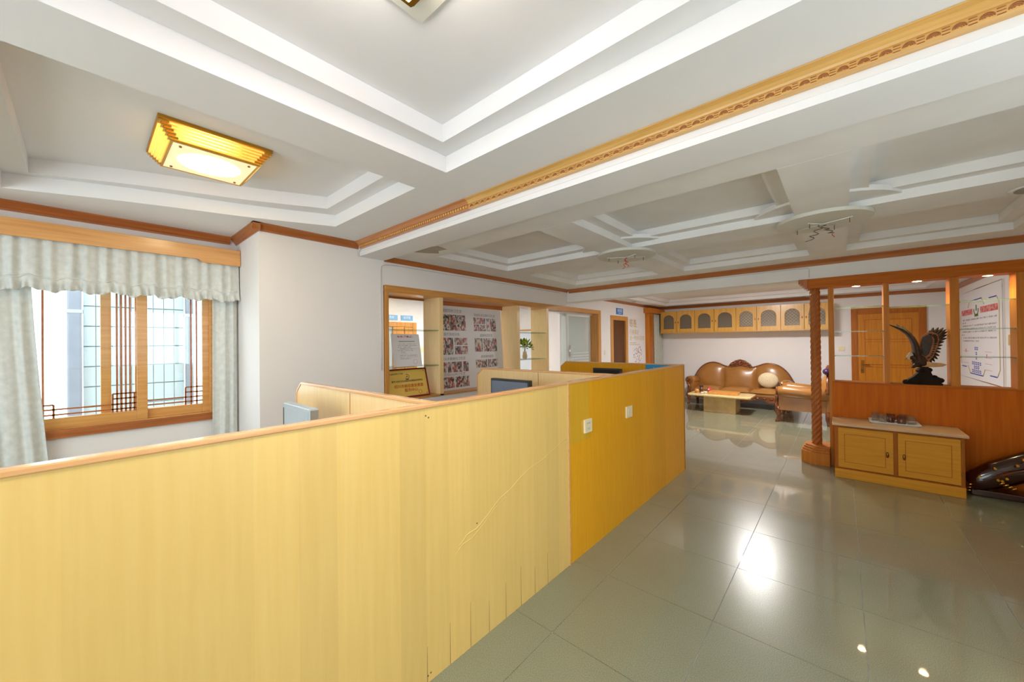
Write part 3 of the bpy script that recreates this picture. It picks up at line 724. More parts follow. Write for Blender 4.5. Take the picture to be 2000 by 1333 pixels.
# desks behind the partition
def desk(label, y0, y1):
    t = thing('desk', label, 'desk', (-2.1, (y0+y1)/2, 0), group='cubicle desks')
    MB().box(-2.95, XP-.046, y0, y1, .71, .74).build('desktop', 'desk', t, bevel=.004)
    for x in (-2.93, -1.47): MB().box(x, x+.025, y0+.02, y1, 0, .71).build('side_panel', 'desk', t)
    MB().box(-2.905, -1.47, y1-.03, y1-.01, .3, .71).build('modesty_panel', 'desk', t)
desk('maple desk behind the pale partition under the silver monitor', .40, 1.026)
desk('maple desk under the grey blue monitor', 2.22, 2.856)
desk('maple desk under the black monitor by the end screen', 3.85, 4.496)
def monitor(label, x0, x1, y, zt_, bez, scr, depth=.05, h=.30):
    t = thing('monitor', label, 'monitor', ((x0+x1)/2, y+.02, .74), group='desk monitors')
    MB().box(x0, x1, y, y+depth, zt_-h, zt_).build('housing', bez, t, bevel=.006)
    MB().box(x0+.016, x1-.016, y-.002, y+.001, zt_-h+.03, zt_-.02).build('screen', scr, t)
    cx = (x0+x1)/2
    MB().box(cx-.03, cx+.03, y+.02, y+.05, .75, zt_-.12).build('stand_neck', bez, t)
    MB().lathe([(.10, .74), (.10, .748), (.04, .755)], (cx, y+.035, 0), 20).build('stand_foot', bez, t)
    return t
m1 = monitor('silver grey monitor just above the pale partition', -2.665, -2.245, .83, 1.12, 'silver_plastic', 'silver_plastic', .05)
MB().box(-2.246, -2.242, .835, .878, .84, 1.11).build('side_vent', 'blind', m1); MB().box(-2.655, -2.643, .8265, .8278, .85, 1.09).build('bezel_slot', 'black_plastic', m1)
monitor('grey blue monitor with black bezel below the photo board', -2.505, -2.04, 2.54, 1.150, 'black_plastic', 'screen')
monitor('black monitor beside the orange end screen', -2.34, -1.97, 4.19, 1.16, 'black_plastic', 'dark_screen')
t = tag(MB().box(-1.79, -1.43, 4.494, 4.4995, .98, PZ-.012).build('name_sign', 'cyansign'), 'bright blue sign on the inner face of the orange end screen', 'sign')
text('lettering', '办事处', .075, 'white_ink', t, (-1.61, 4.4935, 1.13), '-Y')

# ------------------------------------------------------------------ showcase in the left wall
sc_ = thing('display_showcase', 'oak framed wall showcase with glass shelves and sliding door', 'display case', (XL-.16, 4.6, 0))
FY0, FY1, FZ0, FZ1 = 2.16, 7.04, .84, 2.132
def P_(n, mt, *b, bevel=0): return MB().box(*b).build(n, mt, sc_, bevel=bevel)
P_('frame_head', 'oak_y', XB, XL+.018, FY0, FY1, 2.055, FZ1, bevel=.004)
for q in range(3): P_('frame_side', 'oak', XL-.01, XL+.022-.004*q, FY0+.016*q, FY0+.016*(q+1)-.002, FZ0, 2.055)
P_('frame_lining', 'oak', XB, XL-.01, FY0, FY0+.046, FZ0, 2.055)
P_('frame_jamb', 'oak', XB, XL+.018, 6.93, FY1, 0, 2.055, bevel=.004)
P_('upright', 'maple_in', XB, XL+.012, 2.90, 2.955, FZ0, 2.055); P_('upright', 'maple_in', XB, XL+.012, 4.375, 4.44, FZ0, 2.055); P_('upright', 'maple_in', XB, XL+.012, 5.14, 5.20, 0, 2.055)
P_('bottom_board', 'oak_y', XB, XL+.012, FY0, 5.14, FZ0, FZ0+.02)
for (a, b_) in ((2.21, 2.90), (4.44, 5.14)):
    P_('back_pane', 'glass', XB+.006, XB+.012, a, b_, FZ0+.02, 2.055)
    for z in (1.645, 1.215):
        P_('glass_shelf', 'edge_glass', XB+.014, XL-.012, a, b_, z-.005, z+.005)
P_('head_lining', 'crown', XB, XB+.03, 2.955, 4.375, 2.0, 2.055)
P_('head_lining', 'crown', XB, XB+.02, 2.21, 2.90, 2.035, 2.055)

# sliding frosted door in the last bay
dr = S(thing('door_1', 'white framed sliding frosted glass door', None, (XB+.1, 6.1, 0)))
def leaf(y0, y1, x, gl):
    m_ = MB().box(x-.02, x+.02, y0, y0+.04, 0, 2.03).box(x-.02, x+.02, y1-.04, y1, 0, 2.03).box(x-.02, x+.02, y0+.04, y1-.04, 1.985, 2.03).box(x-.02, x+.02, y0+.04, y1-.04, 0, .08)
    lf = m_.build('door_leaf', 'white_metal', dr, bevel=.003)
    MB().box(x-.004, x+.004, y0+.04, y1-.04, .08, 1.985).build('pane', gl, lf); return lf
lf = leaf(6.06, 6.93, XB+.14, 'frost')
for q in range(4):
    z = 1.10+q*.055; MB().box(XB+.1445, XB+.146, 6.15, 6.88, z, z+.012).build('etched_line', 'white_metal', lf)
for y in (6.2, 6.25): MB().box(XB+.1445, XB+.146, y, y+.012, .95, 1.42).build('etched_line', 'white_metal', lf)
MB().lathe([(.012, .2), (.012, .42)], (XB+.18, 6.1, 1.0), 10).build('pull_handle', 'chrome', lf)
lf2 = leaf(5.9, 6.75, XB+.075, 'frost')
MB().box(XB+.02, XB+.2, 5.20, 6.93, 2.03, 2.055).build('door_track', 'white_metal', dr)

# ------------------------------------------------------------------ room behind the showcase
XA = -7.2
S(MB().box(XA-.15, XA, 1.5, 7.6, 0, TOPZ).box(XA, XB, 7.45, 7.6, 0, TOPZ).box(XA, XWIN-.26, 1.5, 1.62, 0, TOPZ).build('wall_inner', 'wall'), 'white wall of the room behind the showcase')
S(MB().box(XA, XB, 1.6, 7.5, 2.50, 2.6).build('ceiling_inner', 'ceil'), 'white ceiling of the room behind the showcase')
dd = S(thing('door_2', 'oak door standing ajar in the room behind the showcase', None, (XA, 4.6, 0)))
MB().box(XA, XA+.04, 3.85, 3.95, 0, 1.96).box(XA, XA+.04, 4.82, 4.92, 0, 1.96).box(XA, XA+.04, 3.95, 4.82, 1.86, 1.96).build('door_casing', 'oak', dd, bevel=.004)
MB().box(XA+.005, XA+.035, 4.33, 4.60, 0, 1.855).build('door_leaf', 'oak', dd); MB().box(XA+.005, XA+.03, 4.62, 4.82, 0, 1.855).build('door_leaf', 'oak', dd)
MB().box(XA+.004, XA+.012, 3.95, 4.33, 0, 1.855).build('pane', 'frost', dd)
MB().ell((XA+.06, 4.38, 1.0), (.03, .03, .03)).build('door_knob', 'brass', dd)
for (ya, yb, tx, lb) in ((3.99, 4.46, '综合服务部', 'pale blue door sign on the left behind the first showcase bay'), (4.54, 4.84, '会议室', 'pale blue door sign on the right behind the first showcase bay')):
    t = tag(MB().box(XA+.002, XA+.012, ya, yb, 2.0, 2.11).build('door_sign', 'lightblue'), lb, 'sign', 'signs behind the glass')
    text('lettering', tx, .06, 'white_ink', t, (XA+.0125, (ya+yb)/2, 2.06), '+X')
t = thing('wall_switch', 'ivory wall switch seen through the first showcase bay', 'switch', (XA+.001, 5.08, 1.356))
B('face_plate', 'socket', t, 0, .012, -.055, .055, -.055, .055, bevel=.003, local=True); B('rocker', 'socket', t, .0115, .016, -.03, .03, -.035, .035, local=True)
bd = tag(MB().box(-6.6, -5.5, 7.42, 7.448, .5, 1.78).build('white_board', 'board_blue'), 'pale blue white board behind the plant in the narrow showcase bay', 'board')
MB().box(-6.6, -5.5, 7.41, 7.4195, 1.78, 1.82).build('top_rail', 'oak_y', bd)
inl = thing('ceiling_lamp', 'square white panel lamp in the room behind the showcase', 'ceiling lamp', (-5.6, 4.9, 2.50))
B('frame', 'white_metal', inl, -.62, .62, -.62, .62, -.02, 0, local=True); B('diffuser', 'inner_pane', inl, -.6, .6, -.6, .6, -.026, -.0202, local=True)
sp = thing('downlight', 'bright round downlight seen through the first showcase bay', 'downlight', (-6.75, 4.1, 2.50))
MB().lathe([(.05, -.008), (.06, 0)], (0, 0, 0), 20).build('ring', 'white_metal', sp, local=True); MB().lathe([(.045, -.011), (.045, -.0082)], (0, 0, 0), 20).build('lens', 'bulb', sp, local=True)

# ------------------------------------------------------------------ things in the showcase
# certificate sheet leaning on the lower shelf
ca = math.radians(10)
ct = thing('certificate', 'white printed certificate sheet leaning on the lower glass shelf', 'certificate', (XL-.09, 2.52, 1.2205))
R_ = Matrix.Rotation(-ca, 3, 'Y')
def tilted(m_, name, mat, root, rot):
    for v in m_.v: v[:] = rot @ v
    return m_.build(name, mat, root, local=True)
tilted(MB().box(-.004, 0, -.19, .19, 0, .385), 'sheet', 'paper', ct, R_)
M['fine_print'] = print_mat('fine_print_grey', (.35, .33, .34), (.80, .78, .80), 90)
M['red_print'] = print_mat('fine_print_red', srgb(190, 50, 60), (.80, .76, .78), 70)
tilted(MB().box(0, .0006, -.12, .11, .345, .365), 'printed_title', 'red_print', ct, R_)
tilted(MB().box(0, .0006, -.10, .12, .292, .302), 'printed_heading', 'grey_ink', ct, R_)
for q, (a, b_) in enumerate([(-.11, .14), (-.12, .14), (-.12, .06), (-.10, .14), (-.12, .08), (-.08, -.02), (-.08, .0), (-.1, .14), (-.1, .14), (-.1, .05)]):
    tilted(MB().box(0, .0006, a, b_, .262-q*.0195, .270-q*.0195), 'printed_line', 'fine_print', ct, R_)
sm_ = MB().loft([(.0008, .10+.028*math.cos(a), .05+.028*math.sin(a)) for a in [2*PI*q/20 for q in range(21)]], .0016, 4)
tilted(sm_, 'red_seal', 'pink_ink', ct, R_)
# gold plaque
pq = thing('award_plaque', 'gold award plaque in dark red frame leaning in the showcase', 'plaque', (XL-.03, 2.50, FZ0+.021))
R2 = Matrix.Rotation(-math.radians(16), 3, 'Y')
hw, hh = .28, .345
fr_ = MB().box(-.02, .006, -hw, -hw+.018, 0, hh).box(-.02, .006, hw-.018, hw, 0, hh).box(-.02, .006, -hw+.018, hw-.018, 0, .018).box(-.02, .006, -hw+.018, hw-.018, hh-.018, hh)
tilted(fr_, 'frame', 'redframe', pq, R2)
tilted(MB().box(-.012, -.002, -hw+.018, hw-.018, .018, hh-.018), 'plate', 'plaque', pq, R2)
def ptext(tx, size, mat, y, z): 
    base = Vector((XL-.03, 2.50, FZ0+.021)); q = R2 @ Vector((0.0005, y, z))
    text('lettering', tx, size, mat, pq, base+q, '+X', tilt=R2)
ptext('授予:绍兴市红十字会', .022, 'dark_ink', -.15, .285)
ptext('授予:农村卫生室规范化建设示范单位', .026, 'dark_ink', 0.0, .195)
ptext('绍兴市癌症康复救援', .044, 'orange_ink', .01, .135)
ptext('服务中心', .046, 'orange_ink', .03, .085)
em = MB().loft([(.0, .028*math.cos(a), .248+.028*math.sin(a)) for a in [PI*1.15+PI*1.7*q/14-PI*.5*0 for q in range(13)]], .003, 4)
em.box(-.001, .001, -.006, .006, .24, .256).box(-.001, .001, -.02, .02, .212, .218)
tilted(em, 'emblem', 'dark_ink', pq, R2)
sl_ = MB().loft([(.0, .15+.022*math.cos(a), .055+.022*math.sin(a)) for a in [2*PI*q/16 for q in range(17)]], .0018, 4); tilted(sl_, 'seal', 'orange_ink', pq, R2)
for (y, z) in ((-.24, .31), (.24, .31), (-.24, .035), (.24, .035)): tilted(MB().lathe([(.007, -.002), (.007, .003)], (0, y, z), 10, 'X'), 'screw_cap', 'gold', pq, R2)
# photo board
pb = thing('photo_board', 'tall white board of clinic photographs standing in the wide showcase bay', 'board', (XL-.16, 3.65, FZ0+.021))
R3 = Matrix.Rotation(-math.radians(4), 3, 'Y')
BW0, BW1, BH = -.69, .615, 1.135
tilted(MB().box(-.012, 0, BW0, BW1, 0, BH), 'backing', 'white', pb, R3)
ph_cache = {}
def photo(y0, y1, z0, z1):
    m_ = MB().box(0, .0015, y0, y1, z0, z1)
    for v in m_.v: v[:] = R3 @ v
    m_.build('photo', 'photo', pb, local=True)
# columns in board coordinates (left block, right block)
rows = {
 'L': [(.80, 1.015, [(-.688, -.545), (-.525, -.115)]), (.475, .70, [(-.688, -.36)]), (.60, .70, [(-.335, -.105)]), (.475, .585, [(-.335, -.105)]),
       (.235, .375, [(-.688, -.49), (-.475, -.225), (-.20, -.105)]), (.03, .175, [(-.688, -.375), (-.35, -.105)])],
 'R': [(.905, .995, [(.04, .275)]), (.80, .895, [(.04, .275)]), (.80, .99, [(.295, .495)]), (.50, .695, [(.04, .195), (.215, .49)]), (.27, .385, [(.04, .26), (.28, .49)])]}
for kk in rows:
    for z0, z1, spans in rows[kk]:
        for a, b_ in spans: photo(a, b_, z0, z1)
def btext(tx, size, y, z):
    base = Vector((XL-.16, 3.65, FZ0+.021)); q = R3 @ Vector((.0005, y, z))
    text('caption', tx, size, 'grey_ink', pb, base+q, '+X', tilt=R3)
btext('东建镇楚同桥卫生室', .05, -.40, 1.065); btext('春建医疗协会分会', .046, -.42, .745); btext('新化县科头乡桃林村卫生室', .046, -.43, .415); btext('木同连镇元山村卫生室', .046, -.40, .205)
btext('深建街道宝塘村卫生室', .044, .27, 1.03); btext('温泉村卫生室', .044, .28, .735); btext('新化骨科医院', .044, .28, .425)
# artificial plant on the lower shelf of the narrow bay
pl = thing('potted_plant', 'yellow green leafy plant in pale vase on the narrow bay shelf', 'plant', (XL-.16, 4.76, 1.2205))
MB().lathe([(.03, 0), (.045, .03), (.04, .07), (.03, .10), (.038, .12)], (0, 0, 0), 16).build('vase', 'pot', pl, local=True)
r = random.Random(3)
lmesh = {}
for mt in ('leaf', 'leaf2'):
    lmesh[mt] = MB().add([(0, 0, 0), (.022, .018, .008), (.052, 0, .014), (.022, -.018, .008), (.024, 0, -.002)], [(0, 1, 4), (1, 2, 4), (2, 3, 4), (3, 0, 4)], True).mesh('leaf', mt)
for q in range(150):
    o = bpy.data.objects.new('leaf', lmesh['leaf' if r.random() < .72 else 'leaf2']); COL.objects.link(o); o.parent = pl
    a = r.uniform(0, 2*PI); e = math.asin(r.uniform(-.35, 1)); rad = r.uniform(.06, .115)
    o.location = (rad*math.cos(e)*math.cos(a), rad*1.15*math.cos(e)*math.sin(a), .20+rad*.9*math.sin(e))
    o.rotation_euler = (r.uniform(-.6, .6), -e+r.uniform(-.6, .6), a)
MB().loft([(0, 0, .09), (.005, 0, .15), (0, .01, .22)], [.012, .008, .004], 6).build('stem', 'leaf2', pl, local=True)

# ------------------------------------------------------------------ left wall beyond the showcase
nd = S(thing('door_3', 'narrow dark doorway with oak casing', None, (XL, 7.91, 0)))
MB().box(XL-.06, XL+.02, 7.49, 7.60, 0, 2.06).box(XL-.06, XL+.02, 8.23, 8.34, 0, 2.06).box(XL-.06, XL+.02, 7.60, 8.23, 1.96, 2.06).build('door_casing', 'oak', nd, bevel=.005)
MB().box(XL-.055, XL-.02, 7.60, 8.23, 0, 1.96).build('door_leaf', 'ddark', nd)
t = tag(MB().box(XL, XL+.012, 7.77, 8.10, 2.095, 2.235).build('door_sign', 'bluesign'), 'square blue sign above the narrow dark doorway', 'sign')
text('lettering', '财务室', .075, 'white_ink', t, (XL+.0125, 7.935, 2.178), '+X'); MB().box(XL+.012, XL+.0126, 7.86, 8.01, 2.12, 2.128).build('lettering_line', 'white_ink', t)
t = thing('wall_switch', 'white wall switch between sliding door and narrow doorway', 'switch', (XL+.001, 7.25, 1.27))
B('face_plate', 'wall', t, 0, .01, -.045, .045, -.055, .055, bevel=.003, local=True); B('rocker', 'socket', t, .0095, .013, -.025, .025, -.035, .035, local=True)
po = thing('wall_poster', 'white poster with gold lettering and colourful heart shaped tree', 'poster', (XL+.001, 8.88, .55))
B('sheet', 'paper', po, 0, .004, -.49, .49, 0, 1.50, local=True)
def pot(tx, s_, mt, y, z): text('lettering', tx, s_, mt, po, (XL+.0055, 8.88+y, .55+z), '+X', align='LEFT')
pot('慈善', .21, 'gold_ink', -.44, 1.36); pot('行善事是', .135, 'tan_ink', -.43, 1.15); pot('是一件快乐的事', .125, 'tan_ink', -.43, 1.01)
B('lettering_line', 'tan_ink', po, .004, .0045, -.43, -.05, .895, .91, local=True); B('lettering_line', 'tan_ink', po, .004, .0045, -.43, .15, .855, .87, local=True); B('lettering_line', 'tan_ink', po, .004, .0045, -.18, .06, 1.285, 1.295, local=True)
r = random.Random(11); inks = ['red_ink', 'blue_ink', 'gold_ink', 'orange_ink', 'dark_ink', 'purple', 'pink_ink']; n_ = 0
dots = {}
while n_ < 70:
    u, v = r.uniform(-1.2, 1.2), r.uniform(-1.2, 1.3)
    if (u*u+v*v-1)**3-u*u*v**3 > 0: continue
    mt = inks[n_ % 7]
    if mt not in dots: dots[mt] = MB().lathe([(.014, 0), (.014, .0008)], (0, 0, 0), 8, 'X').mesh('heart_leaf', mt)
    o = bpy.data.objects.new('heart_leaf', dots[mt]); COL.objects.link(o); o.parent = po; o.location = (.004, .03+u*.22, .52+v*.24); o.scale = (1, r.uniform(.6, 1.3), r.uniform(.6, 1.3)); n_ += 1
MB().loft([(.0045, .03, .14), (.0045, .02, .22), (.0045, .06, .30)], .008, 5).build('tree_trunk', 'ddark', po, local=True); B('tree_foot', 'ddark', po, .004, .0048, -.08, .14, .09, .14, local=True)
# curtain box and pilaster in the far left corner
cbx = thing('curtain_box', 'brown wooden curtain box with pilaster in the far left corner', 'curtain box', (XL, 9.8, 0))
MB().box(XL, XL+.17, 9.30, YF, 2.20, 2.325).build('cornice', 'post', cbx, bevel=.008)
MB().box(XL, XL+.10, 9.40, 9.70, 0, 2.20).build('pilaster', 'post', cbx, bevel=.006)
MB().box(XL+.10, XL+.106, 9.46, 9.64, .2, 2.12).build('fluted_panel', 'fdoor_d', cbx)
def fdr(u, v): 
    y = 9.74+u*.56; return (XL+.085+.035*math.sin(u*2*PI*4.2)+.008*math.sin(u*40+v*2), y, 2.19-v*2.14)
tag(MB().grid(fdr, 60, 12).build('lounge_curtain', 'curtain_far', solid=.003), 'pale curtain hanging in the far left corner beside the pilaster', 'curtain')

# ------------------------------------------------------------------ wall cabinets on the far wall
CXs = [-3.57, -3.16, -2.735, -2.30, -1.84, -1.43, -.99, -.585, -.165]; CZ0, CZ1, CY = 1.70, 2.25, 10.0
wl = ['arched glass wall cabinet at the far left beside the curtain', 'arched glass wall cabinet second from the curtain', 'arched glass wall cabinet with lattice third from the curtain', 'arched glass wall cabinet with lattice half hidden by the twisted column']
def arch_poly(x0, x1, zc, zr, z_top):
    cx, hw_ = (x0+x1)/2, (x1-x0)/2
    return [(x0, z_top), (x0, zc)]+[(cx-hw_*math.cos(a), zc+zr*math.sin(a)) for a in [PI*q/16 for q in range(1, 16)]]+[(x1, zc), (x1, z_top)]
for u in range(4):
    xa, xb = CXs[2*u], CXs[2*u+2]; t = thing('wall_cabinet', wl[u], 'cabinet', ((xa+xb)/2, 10.17, CZ0), group='arched wall cabinets')
    m_ = MB().box(xa+.002, xa+.018, CY+.02, YF-.004, CZ0, CZ1).box(xb-.018, xb-.002, CY+.02, YF-.004, CZ0, CZ1)
    m_.box(xa+.018, xb-.018, CY+.02, YF-.004, CZ0, CZ0+.018).box(xa+.018, xb-.018, CY+.02, YF-.004, CZ1-.018, CZ1).box(xa+.018, xb-.018, YF-.016, YF-.006, CZ0+.018, CZ1-.018)
    m_.build('body', 'wcab', t)
    MB().box(xa+.018, xb-.018, CY+.05, YF-.02, 1.985, 2.0).build('shelf', 'wcab', t)
    MB().box(xa, xb, CY-.012, CY+.02, CZ0-.018, CZ0).build('bottom_rail', 'wcab', t)
    for q in range(2):
        a, b_ = CXs[2*u+q]+.004, CXs[2*u+q+1]-.004; wd = b_-a; sti = wd*.17
        z0, z1 = CZ0+.004, CZ1-.004; d_ = MB()
        d_.box(a, a+sti, CY, CY+.018, z0, z1).box(b_-sti, b_, CY, CY+.018, z0, z1).box(a+sti, b_-sti, CY, CY+.018, z0, z0+.09)
        d_.prism(arch_poly(a+sti, b_-sti, 2.03, .125, z1), 'Y', CY, CY+.018)
        d_ = d_.build('door', 'wcab', t)
        MB().box(a+sti-.01, b_-sti+.01, CY+.0185, CY+.021, z0+.08, z1-.06).build('pane', 'dull_glass' if 2*u+q < 4 else 'pale_glass', d_)
        if 2*u+q >= 4:
            gx0, gx1, gz0, gz1 = a+sti, b_-sti, z0+.09, 2.15; lt = MB()
            st = .066; n0 = int((gx1-gx0+gz1-gz0)/st)+2
            for s_ in (1, -1):
                for q2 in range(-2, n0):
                    c = q2*st; pts = []
                    for zz in (gz0, gz1):
                        xx = (gx0+c-(zz-gz0)) if s_ == 1 else (gx1-c+(zz-gz0)); pts.append([xx, zz])
                    (xA, zA), (xB_, zB) = pts
                    def clip(xx, za, xa2, slope): return za
                    sl2 = (zB-zA)/(xB_-xA); P2 = []
                    for lim in (gx0, gx1):
                        zz = zA+(lim-xA)*sl2
                        if gz0 <= zz <= gz1: P2.append((lim, zz))
                    for (xx, zz) in pts:
                        if gx0 <= xx <= gx1: P2.append((xx, zz))
                    if len(P2) >= 2 and (abs(P2[0][0]-P2[1][0]) > .01):
                        lt.loft([(P2[0][0], CY+.0135+.001*s_, P2[0][1]), (P2[1][0], CY+.0135+.001*s_, P2[1][1])], .0035, 4)
            lt.build('lattice', 'pot', d_)
        hx = b_-.03 if q == 0 else a+.03
        MB().ell((hx, CY-.008, 1.96), (.009, .009, .026), 8, 6).build('handle', 'brass', d_)

# ------------------------------------------------------------------ far door and small wall things
fd = S(thing('door_4', 'honey oak panelled door on the far wall', None, (.67, YF, 0)))
MB().box(.15, .25, YF-.03, YF, 0, 2.10).box(1.09, 1.195, YF-.03, YF, 0, 2.10).box(.25, 1.09, YF-.03, YF, 1.98, 2.10).build('door_casing', 'fdoor_d', fd, bevel=.006)
for x in (.20, 1.142): MB().lathe([(.045, -.040), (.04, -.03)], (x, YF, 2.04), 16, 'Y').build('rosette', 'fdoor_d', fd)
lf = MB().box(.25, 1.09, YF-.02, YF-.002, .01, 1.98).build('door_leaf', 'fdoor', fd)
for (z0, z1) in ((.12, .58), (.64, .92), (.98, 1.42), (1.48, 1.86)):
    for (x0, x1) in ((.36, .66), (.70, 1.0)):
        MB().box(x0, x1, YF-.026, YF-.02, z0, z1).build('panel', 'fdoor', lf, bevel=.005)
        MB().box(x0-.012, x1+.012, YF-.0215, YF-.0195, z0-.012, z1+.012).build('panel_groove', 'fdoor_d', lf)
MB().box(.29, .335, YF-.032, YF-.02, .80, 1.06).build('lock_plate', 'brass', lf, bevel=.008)
MB().loft([(.312, YF-.032, .97), (.312, YF-.07, .97), (.34, YF-.075, .97), (.42, YF-.07, .965)], .009, 8).build('lever_handle', 'brass', lf)
MB().ell((.312, YF-.036, .86), (.014, .01, .014)).build('key_cylinder', 'brass', lf)
t = thing('wall_switch', 'ivory double switch left of the honey oak door', 'switch', (-.005, YF-.001, 1.295))
B('face_plate', 'socket', t, -.05, .05, -.012, 0, -.05, .05, bevel=.003, local=True)
for q in (-1, 1): B('rocker', 'socket', t, q*.022-.018, q*.022+.018, -.016, -.0115, -.03, .03, local=True)
# chart poster on the right wall
cp = thing('chart_poster', 'white organisation chart poster with red title in silver frame', 'poster', (XR-.001, 8.72, .86))
B('sheet', 'paper', cp, -.012, 0, -1.12, 1.20, 0, 1.35, local=True)
for b in ((-1.13, 1.21, -.012, 0), (-1.13, 1.21, 1.35, 1.362)): B('frame_bar', 'chrome', cp, -.018, 0, b[0], b[1], b[2], b[3], local=True)
for b in ((-1.135, -1.12), (1.20, 1.212)): B('frame_bar', 'chrome', cp, -.018, 0, b[0], b[1], 0, 1.35, local=True)
M['pink_print'] = print_mat('red_title_print', srgb(200, 80, 84), srgb(226, 160, 156), 26)
M['body_print'] = print_mat('small_body_print', (.30, .28, .29), (.74, .71, .73), 30)
def ch(n, mt, y0, y1, z0, z1, d=0): return B(n, mt, cp, -.0135-d, -.0121, y0, y1, z0, z1, local=True)
# note: +Y is the far (left) side in view
ch('title_block', 'pink_print', -.92, -.10, .985, 1.075); ch('title_block', 'pink_print', .34, 1.02, .985, 1.075)
MB().loft([(-.0128, .12+.12*math.cos(a), 1.04+.075*math.sin(a)) for a in [PI*.9+PI*1.2*q/14 for q in range(15)]], .006, 4).build('emblem_wreath', 'green_ink', cp, local=True)
ch('emblem', 'green_ink', .095, .145, 1.03, 1.12); ch('emblem_ribbon', 'green_ink', .02, .22, .945, .985)
for q, (a, b_) in enumerate([(-.86, .95), (.75, 1.02), (-.85, .96), (-.8, 1.0), (-.82, 1.0), (.85, 1.02), (-.85, .96), (.0, 1.0)]):
    ch('text_line', 'body_print', a, b_, .90-q*.048, .922-q*.048)
def seg_(pts, mt, w_=.006): MB().loft([(-.0128, y, z) for y, z in pts], w_, 4).build('chart_line', mt, cp, local=True)
seg_([(.50, 1.20), (-.18, 1.20)], 'blue_ink', .008); seg_([(.50, 1.20), (.6, 1.10)], 'tan_ink'); seg_([(-.18, 1.20), (-.30, 1.10)], 'tan_ink')
seg_([(-.55, 1.17), (-.88, 1.17)], 'blue_ink', .008); seg_([(-.88, 1.17), (-.98, 1.08), (-.98, .2), (-.86, .10)], 'tan_ink')
seg_([(.5, .07), (-.2, .07)], 'blue_ink', .008); seg_([(.5, .07), (.64, .18)], 'tan_ink'); seg_([(-.2, .07), (-.3, .17)], 'tan_ink')
seg_([(1.03, .16), (.75, .16)], 'blue_ink', .008); seg_([(-.55, .10), (-.86, .10)], 'blue_ink', .008)
seg_([(1.05, .2), (1.09, .3), (1.09, 1.0)], 'tan_ink')
for (z, ns) in ((.46, 2), (.385, 1), (.32, 1), (.235, 5), (.175, 3), (.115, 5)):
    for q in range(ns):
        y = .16+(q-(ns-1)/2)*.105
        ch('chart_box', 'blue_ink', y-.035, y+.035, z-.023, z+.023); ch('box_field', 'paper', y-.018, y+.018, z-.010, z+.010, .0006)
for q in range(4): ch('rule_line', 'pink_ink', -.62+.0*q, -.30, .42-q*.085, .426-q*.085)
ch('rule_line', 'pink_ink', .62, .95, .22, .226); ch('rule_line', 'pink_ink', .6, .95, .41, .416); ch('mark', 'red_ink', .76, .79, .39, .45); ch('mark', 'red_ink', -.40, -.37, .34, .39)
t = thing('wall_switch', 'aged ivory socket on the right wall beside the chart poster', 'switch', (XR-.001, 7.34, 1.45))
B('face_plate', 'socket_y', t, -.016, 0, -.07, .07, -.065, .065, bevel=.003, local=True); B('rocker', 'socket_y', t, -.02, -.0155, -.035, .035, -.04, .04, local=True)

# ------------------------------------------------------------------ open shelf screen with twisted column
ss = thing('shelf_screen', 'reddish wooden room screen with glass shelves and twisted column', 'room divider', (.6, 5.9, 0))
def Q(n, mt, *b, bevel=0): return MB().box(*b).build(n, mt, ss, bevel=bevel)
SY0, SY1 = 5.80, 6.0
Q('half_panel', 'red_wood', -.085, XR-.004, SY0, SY1, 0, .975)
Q('ledge', 'red_wood_x', -.085, XR-.004, SY0-.008, SY1+.008, .975, .993, bevel=.003)
for (a, b_) in ((-.092, -.064), (.352, .396), (.832, .895), (1.245, 1.32)):
    Q('post', 'post', a, b_, SY0+.002, SY1-.002, .993, 2.10)
Q('side_post', 'post', -.115, -.086, SY0, SY1, 0, 2.10)
Q('lintel', 'red_wood_x', -.30, XR-.004, SY0-.02, SY1+.02, 2.10, 2.214, bevel=.003)
for q in range(4): Q('lintel_end', 'column', -.30-.022*(q+1), -.30-.022*q, SY0-.03, SY1+.03, 2.095+.022*q, 2.214)
for z in (1.85, 1.57, 1.29):
    Q('glass_shelf', 'edge_glass', -.063, .351, SY0+.01, SY1-.01, z-.0045, z+.0045); Q('glass_shelf', 'edge_glass', .896, 1.244, SY0+.01, SY1-.01, z-.0045, z+.0045)
    for x in (-.06, .345, .90, 1.24): MB().lathe([(.006, -.009), (.006, -.0046)], (x, SY0+.03, z), 8).build('shelf_peg', 'brass', ss)
Q('glass_shelf', 'edge_glass', .397, .831, SY0+.01, SY1-.01, 1.822, 1.831)
# twisted column
cx, cy, R0 = -.238, 5.89, .047
cm = MB(); nseg, nh = 48, 260; vs = []; fs = []
for i in range(nh+1):
    z = .215+(2.10-.215)*i/nh
    for k in range(nseg):
        a = 2*PI*k/nseg; rr = R0*(1+.10*math.cos(6*a-z*95))
        vs.append((cx+rr*math.cos(a), cy+rr*math.sin(a), z))
for i in range(nh):
    for k in range(nseg):
        j = (k+1) % nseg; fs.append((i*nseg+k, i*nseg+j, (i+1)*nseg+j, (i+1)*nseg+k))
cm.add(vs, fs, True); cm.build('twisted_column', 'column', ss)
def octo(hx0, hx1, hy, c): return [(hx0+c, cy-hy), (hx1, cy-hy), (hx1, cy+hy), (hx0+c, cy+hy), (hx0, cy+hy-c), (hx0, cy-hy+c)]
for (z0, z1, g) in ((0, .145, 0), (.145, .17, .012), (.17, .195, .026), (.195, .215, .040)):
    MB().prism(octo(-.385+g, -.1155, .19-g, .09), 'Z', z0, z1).build('column_base', 'post', ss, bevel=.003)
